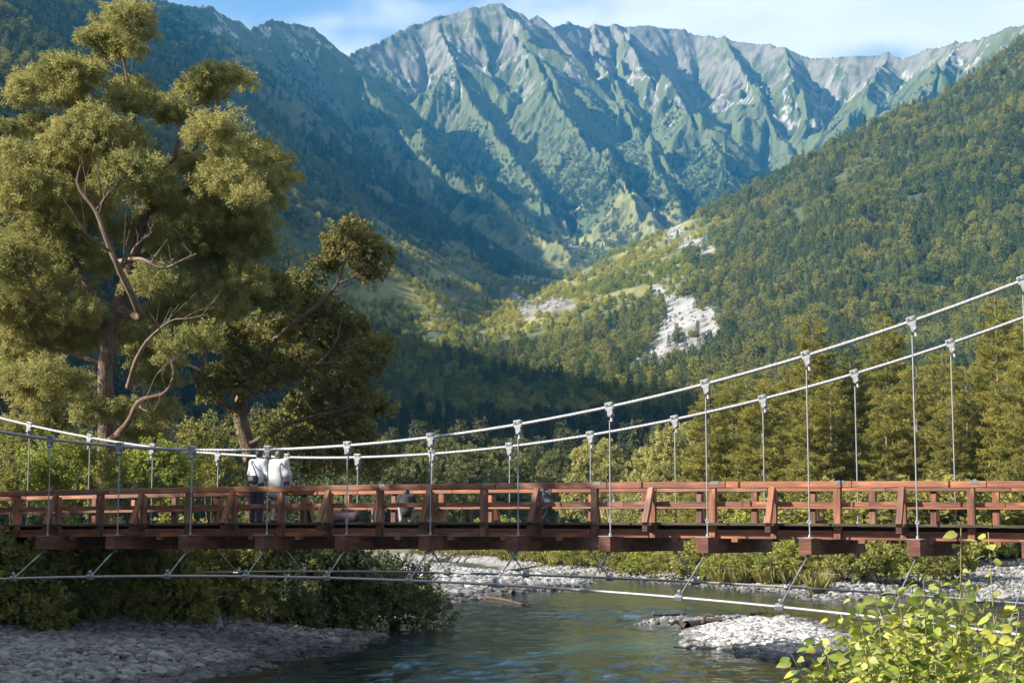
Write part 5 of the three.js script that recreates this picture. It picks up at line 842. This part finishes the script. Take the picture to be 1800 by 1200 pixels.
const standing = (h, lean = 0) => {                               // both hands on the rail before the figure
  const k = h / 1.75; const p = (x, y, z) => [x * k, y * k, z * k];
  return { pelvis: p(0, 0.95, 0), waist: p(0, 1.09, -0.01 - lean * 0.3), chest: p(0, 1.3, -0.03 - lean), neck: p(0, 1.49, -0.05 - lean * 1.3), head: p(0, 1.62, -0.075 - lean * 1.5), shoulderL: p(-0.165, 1.43, -0.03 - lean), shoulderR: p(0.165, 1.43, -0.03 - lean), elbowL: p(-0.235, 1.17, -0.06), elbowR: p(0.235, 1.17, -0.06), wristL: p(-0.17, 0.98, -0.24), wristR: p(0.17, 0.98, -0.24), hipL: p(-0.09, 0.9, 0), hipR: p(0.09, 0.9, 0), kneeL: p(-0.1, 0.48, -0.02), kneeR: p(0.1, 0.48, -0.01), ankleL: p(-0.1, 0.075, 0.02), ankleR: p(0.11, 0.075, 0.03), toeL: p(-0.115, 0.035, -0.14), toeR: p(0.13, 0.035, -0.13) };
};
const SLEEVES = (to) => ['L', 'R'].flatMap((k) => (to > 0.9 ? [['shoulder' + k, 'elbow' + k, 0.06, 0.056], ['elbow' + k, 'wrist' + k, 0.054, 0.045]] : [['shoulder' + k, 'elbow' + k, 0.062, 0.058]])), LEGS = ['L', 'R'].flatMap((k) => [['hip' + k, 'knee' + k, 0.088, 0.066], ['knee' + k, 'ankle' + k, 0.064, 0.05]]), SHOES = ['L', 'R'].map((k) => ['ankle' + k, 'toe' + k, 0.042, 0.036]), TOP = [['pelvis', 'waist', 0.14, 0.13, 1.15, 0.9], ['waist', 'chest', 0.13, 0.142, 1.2, 0.9], ['shoulderL', 'shoulderR', 0.068, 0.068], ['chest', 'neck', 0.095, 0.06]];
{
  const bag = (geo) => geo, deckAt = (x, z) => onBridge(x, deckY(x) - 0.002, z).toArray();
  const A = standing(1.79, 0.03);
  person('person in white shirt and dark trousers with small dark bag, standing at the far rail', deckAt(-2.24, -1.02), -BT, { joints: A, group: 'people on the bridge', hairMat: darkHair, hair: (q) => [[q(0, 0.05, 0.025), q(0, 0.05, 0.02), 0.106, 0.106, 0.86, 0.98], [q(0, 0, 0.055), q(0, -0.055, 0.055), 0.085, 0.055, 0.95, 0.8]], clothes: [['shirt', [...TOP, ...SLEEVES(0.5)], 0.012, white], ['trousers', [...LEGS, ['pelvis', 'waist', 0.128, 0.11, 1.15, 0.88]], 0.008, navy], ['shoes', SHOES, 0.006, shoe]], extra: [['bag', new RoundedBoxGeometry(0.27, 0.19, 0.11, 3, 0.04).translate(0.0, 1.05, 0.17), black], ['bag_flap', new RoundedBoxGeometry(0.13, 0.1, 0.02, 2, 0.009).translate(-0.01, 1.07, 0.232), grey], ['bag_strap', limb([v3(0.1, 1.12, 0.15), v3(0.03, 1.3, 0.155), v3(-0.1, 1.46, 0.09), v3(-0.13, 1.5, 0.02)], 0.014, 0.014, 6, 0, 1), black]] });
  const B = standing(1.74, 0.02);
  person('person in loose pale blouse and dark shorts, purple shoulder bag, standing at the far rail', deckAt(-1.63, -0.98), -BT, { joints: B, group: 'people on the bridge', hairMat: brownHair, hair: (q) => [[q(0, 0.05, 0.025), q(0, 0.045, 0.02), 0.11, 0.11, 0.88, 1], [q(0, 0, 0.06), q(0, -0.17, 0.075), 0.1, 0.07, 1.1, 0.7]], clothes: [['blouse', [...TOP, ['pelvis', [0, 0.78, 0.02], 0.15, 0.18, 1.15, 0.85], ...SLEEVES(1)], 0.028, cream, 0.09], ['shorts', [['hipL', [-0.1, 0.66, 0], 0.1, 0.095], ['hipR', [0.1, 0.66, 0], 0.1, 0.095], ['pelvis', 'waist', 0.13, 0.11, 1.15, 0.88]], 0.012, black], ['shoes', SHOES, 0.006, shoe]], extra: [['bag_strap', limb([v3(0.14, 1.44, 0.06), v3(0.16, 1.32, 0.16), v3(0.19, 1.15, 0.16), v3(0.22, 1.0, 0.12)], 0.014, 0.014, 6, 0, 2), plum], ['shoulder_bag', new RoundedBoxGeometry(0.11, 0.24, 0.26, 3, 0.035).translate(0.26, 0.88, 0.06), plum]] });
  const crouch = { pelvis: [0, 0.3, 0.1], waist: [0, 0.42, 0.06], chest: [0, 0.6, -0.04], neck: [0, 0.74, -0.12], head: [0, 0.84, -0.17], shoulderL: [-0.16, 0.69, -0.07], shoulderR: [0.16, 0.69, -0.07], elbowL: [-0.22, 0.52, -0.22], elbowR: [0.22, 0.52, -0.22], wristL: [-0.12, 0.5, -0.42], wristR: [0.12, 0.5, -0.42], hipL: [-0.09, 0.27, 0.08], hipR: [0.09, 0.27, 0.08], kneeL: [-0.15, 0.47, -0.27], kneeR: [0.15, 0.47, -0.27], ankleL: [-0.13, 0.08, -0.06], ankleR: [0.13, 0.08, -0.06], toeL: [-0.15, 0.036, -0.22], toeR: [0.15, 0.036, -0.22] };
  const low = { ...crouch, head: [0, 0.80, -0.2] };
  const cHair = (q) => [[q(0, 0.05, 0.025), q(0, 0.05, 0.02), 0.106, 0.106, 0.86, 0.98], [q(0, 0, 0.055), q(0, -0.07, 0.06), 0.085, 0.055, 0.95, 0.8]];
  person('person in black jacket and grey trousers crouching on the deck behind the rail', deckAt(1.97, -0.75), -BT + 0.5, { joints: low, tilt: -0.5, group: 'people on the bridge', hairMat: darkHair, hair: cHair, clothes: [['jacket', [...TOP, ...SLEEVES(1)], 0.016, black], ['trousers', [...LEGS, ['pelvis', 'waist', 0.128, 0.11, 1.15, 0.88]], 0.01, grey], ['shoes', SHOES, 0.006, shoe]] }).scale.setScalar(0.84);
  person('person in a blue-grey top crouching behind the braced post right of the bridge middle', deckAt(5.35, -0.55), -BT - 0.9, { joints: low, tilt: -0.5, group: 'people on the bridge', hairMat: darkHair, hair: cHair, clothes: [['top', [...TOP, ...SLEEVES(1)], 0.016, blueCheck], ['trousers', [...LEGS, ['pelvis', 'waist', 0.128, 0.11, 1.15, 0.88]], 0.01, navy], ['shoes', SHOES, 0.006, shoe]] }).scale.setScalar(0.84);
  // bags set down on the planks
  const bp = thing('backpack', 'black backpack standing on the deck left of the crouching person in black', 'backpack', deckAt(1.28, -0.9), -BT + 0.2); part(bp, 'pack', new RoundedBoxGeometry(0.34, 0.34, 0.24, 3, 0.06).translate(0, 0.17, 0), black); part(bp, 'pocket', new RoundedBoxGeometry(0.24, 0.16, 0.08, 3, 0.03).translate(0, 0.11, 0.14), navy); part(bp, 'carry_loop', new THREE.TorusGeometry(0.04, 0.01, 6, 12).translate(0, 0.345, -0.04), black);
  const jk = thing('folded_jacket', 'red jacket lying over the black backpack', 'jacket', deckAt(1.2, -0.9).map((v, i) => (i === 1 ? v + 0.332 : v)), -BT); part(jk, 'cloth', mould([[[-0.14, 0.03, 0], [0.06, 0.05, 0.02], 0.045, 0.055, 1, 1.6], [[0.04, 0.04, 0.05], [0.14, 0.02, -0.05], 0.045, 0.035, 1, 1.4]], 0.04, 0.007), redCloth); part(jk, 'sleeve', mould([[[0.1, 0.03, 0.1], [0.16, -0.1, 0.15], 0.03, 0.026]], 0.02, 0.006), redCloth);
  const df = thing('duffel_bag', 'long dark purple duffel bag lying on the deck left of the backpack', 'bag', deckAt(0.3, -0.85), -BT); part(df, 'bag', mould([[[-0.28, 0.13, 0], [0.28, 0.13, 0], 0.125, 0.125, 1, 1]], 0.03, 0.012), plum); part(df, 'handle', new THREE.TorusGeometry(0.1, 0.012, 6, 14, Math.PI).translate(0, 0.24, 0.03), black); part(df, 'handle', new THREE.TorusGeometry(0.1, 0.012, 6, 14, Math.PI).translate(0, 0.24, -0.03), black);
}
console.log('people done');

renderer.setSize(1024, 682);
renderer.render(scene, camera);
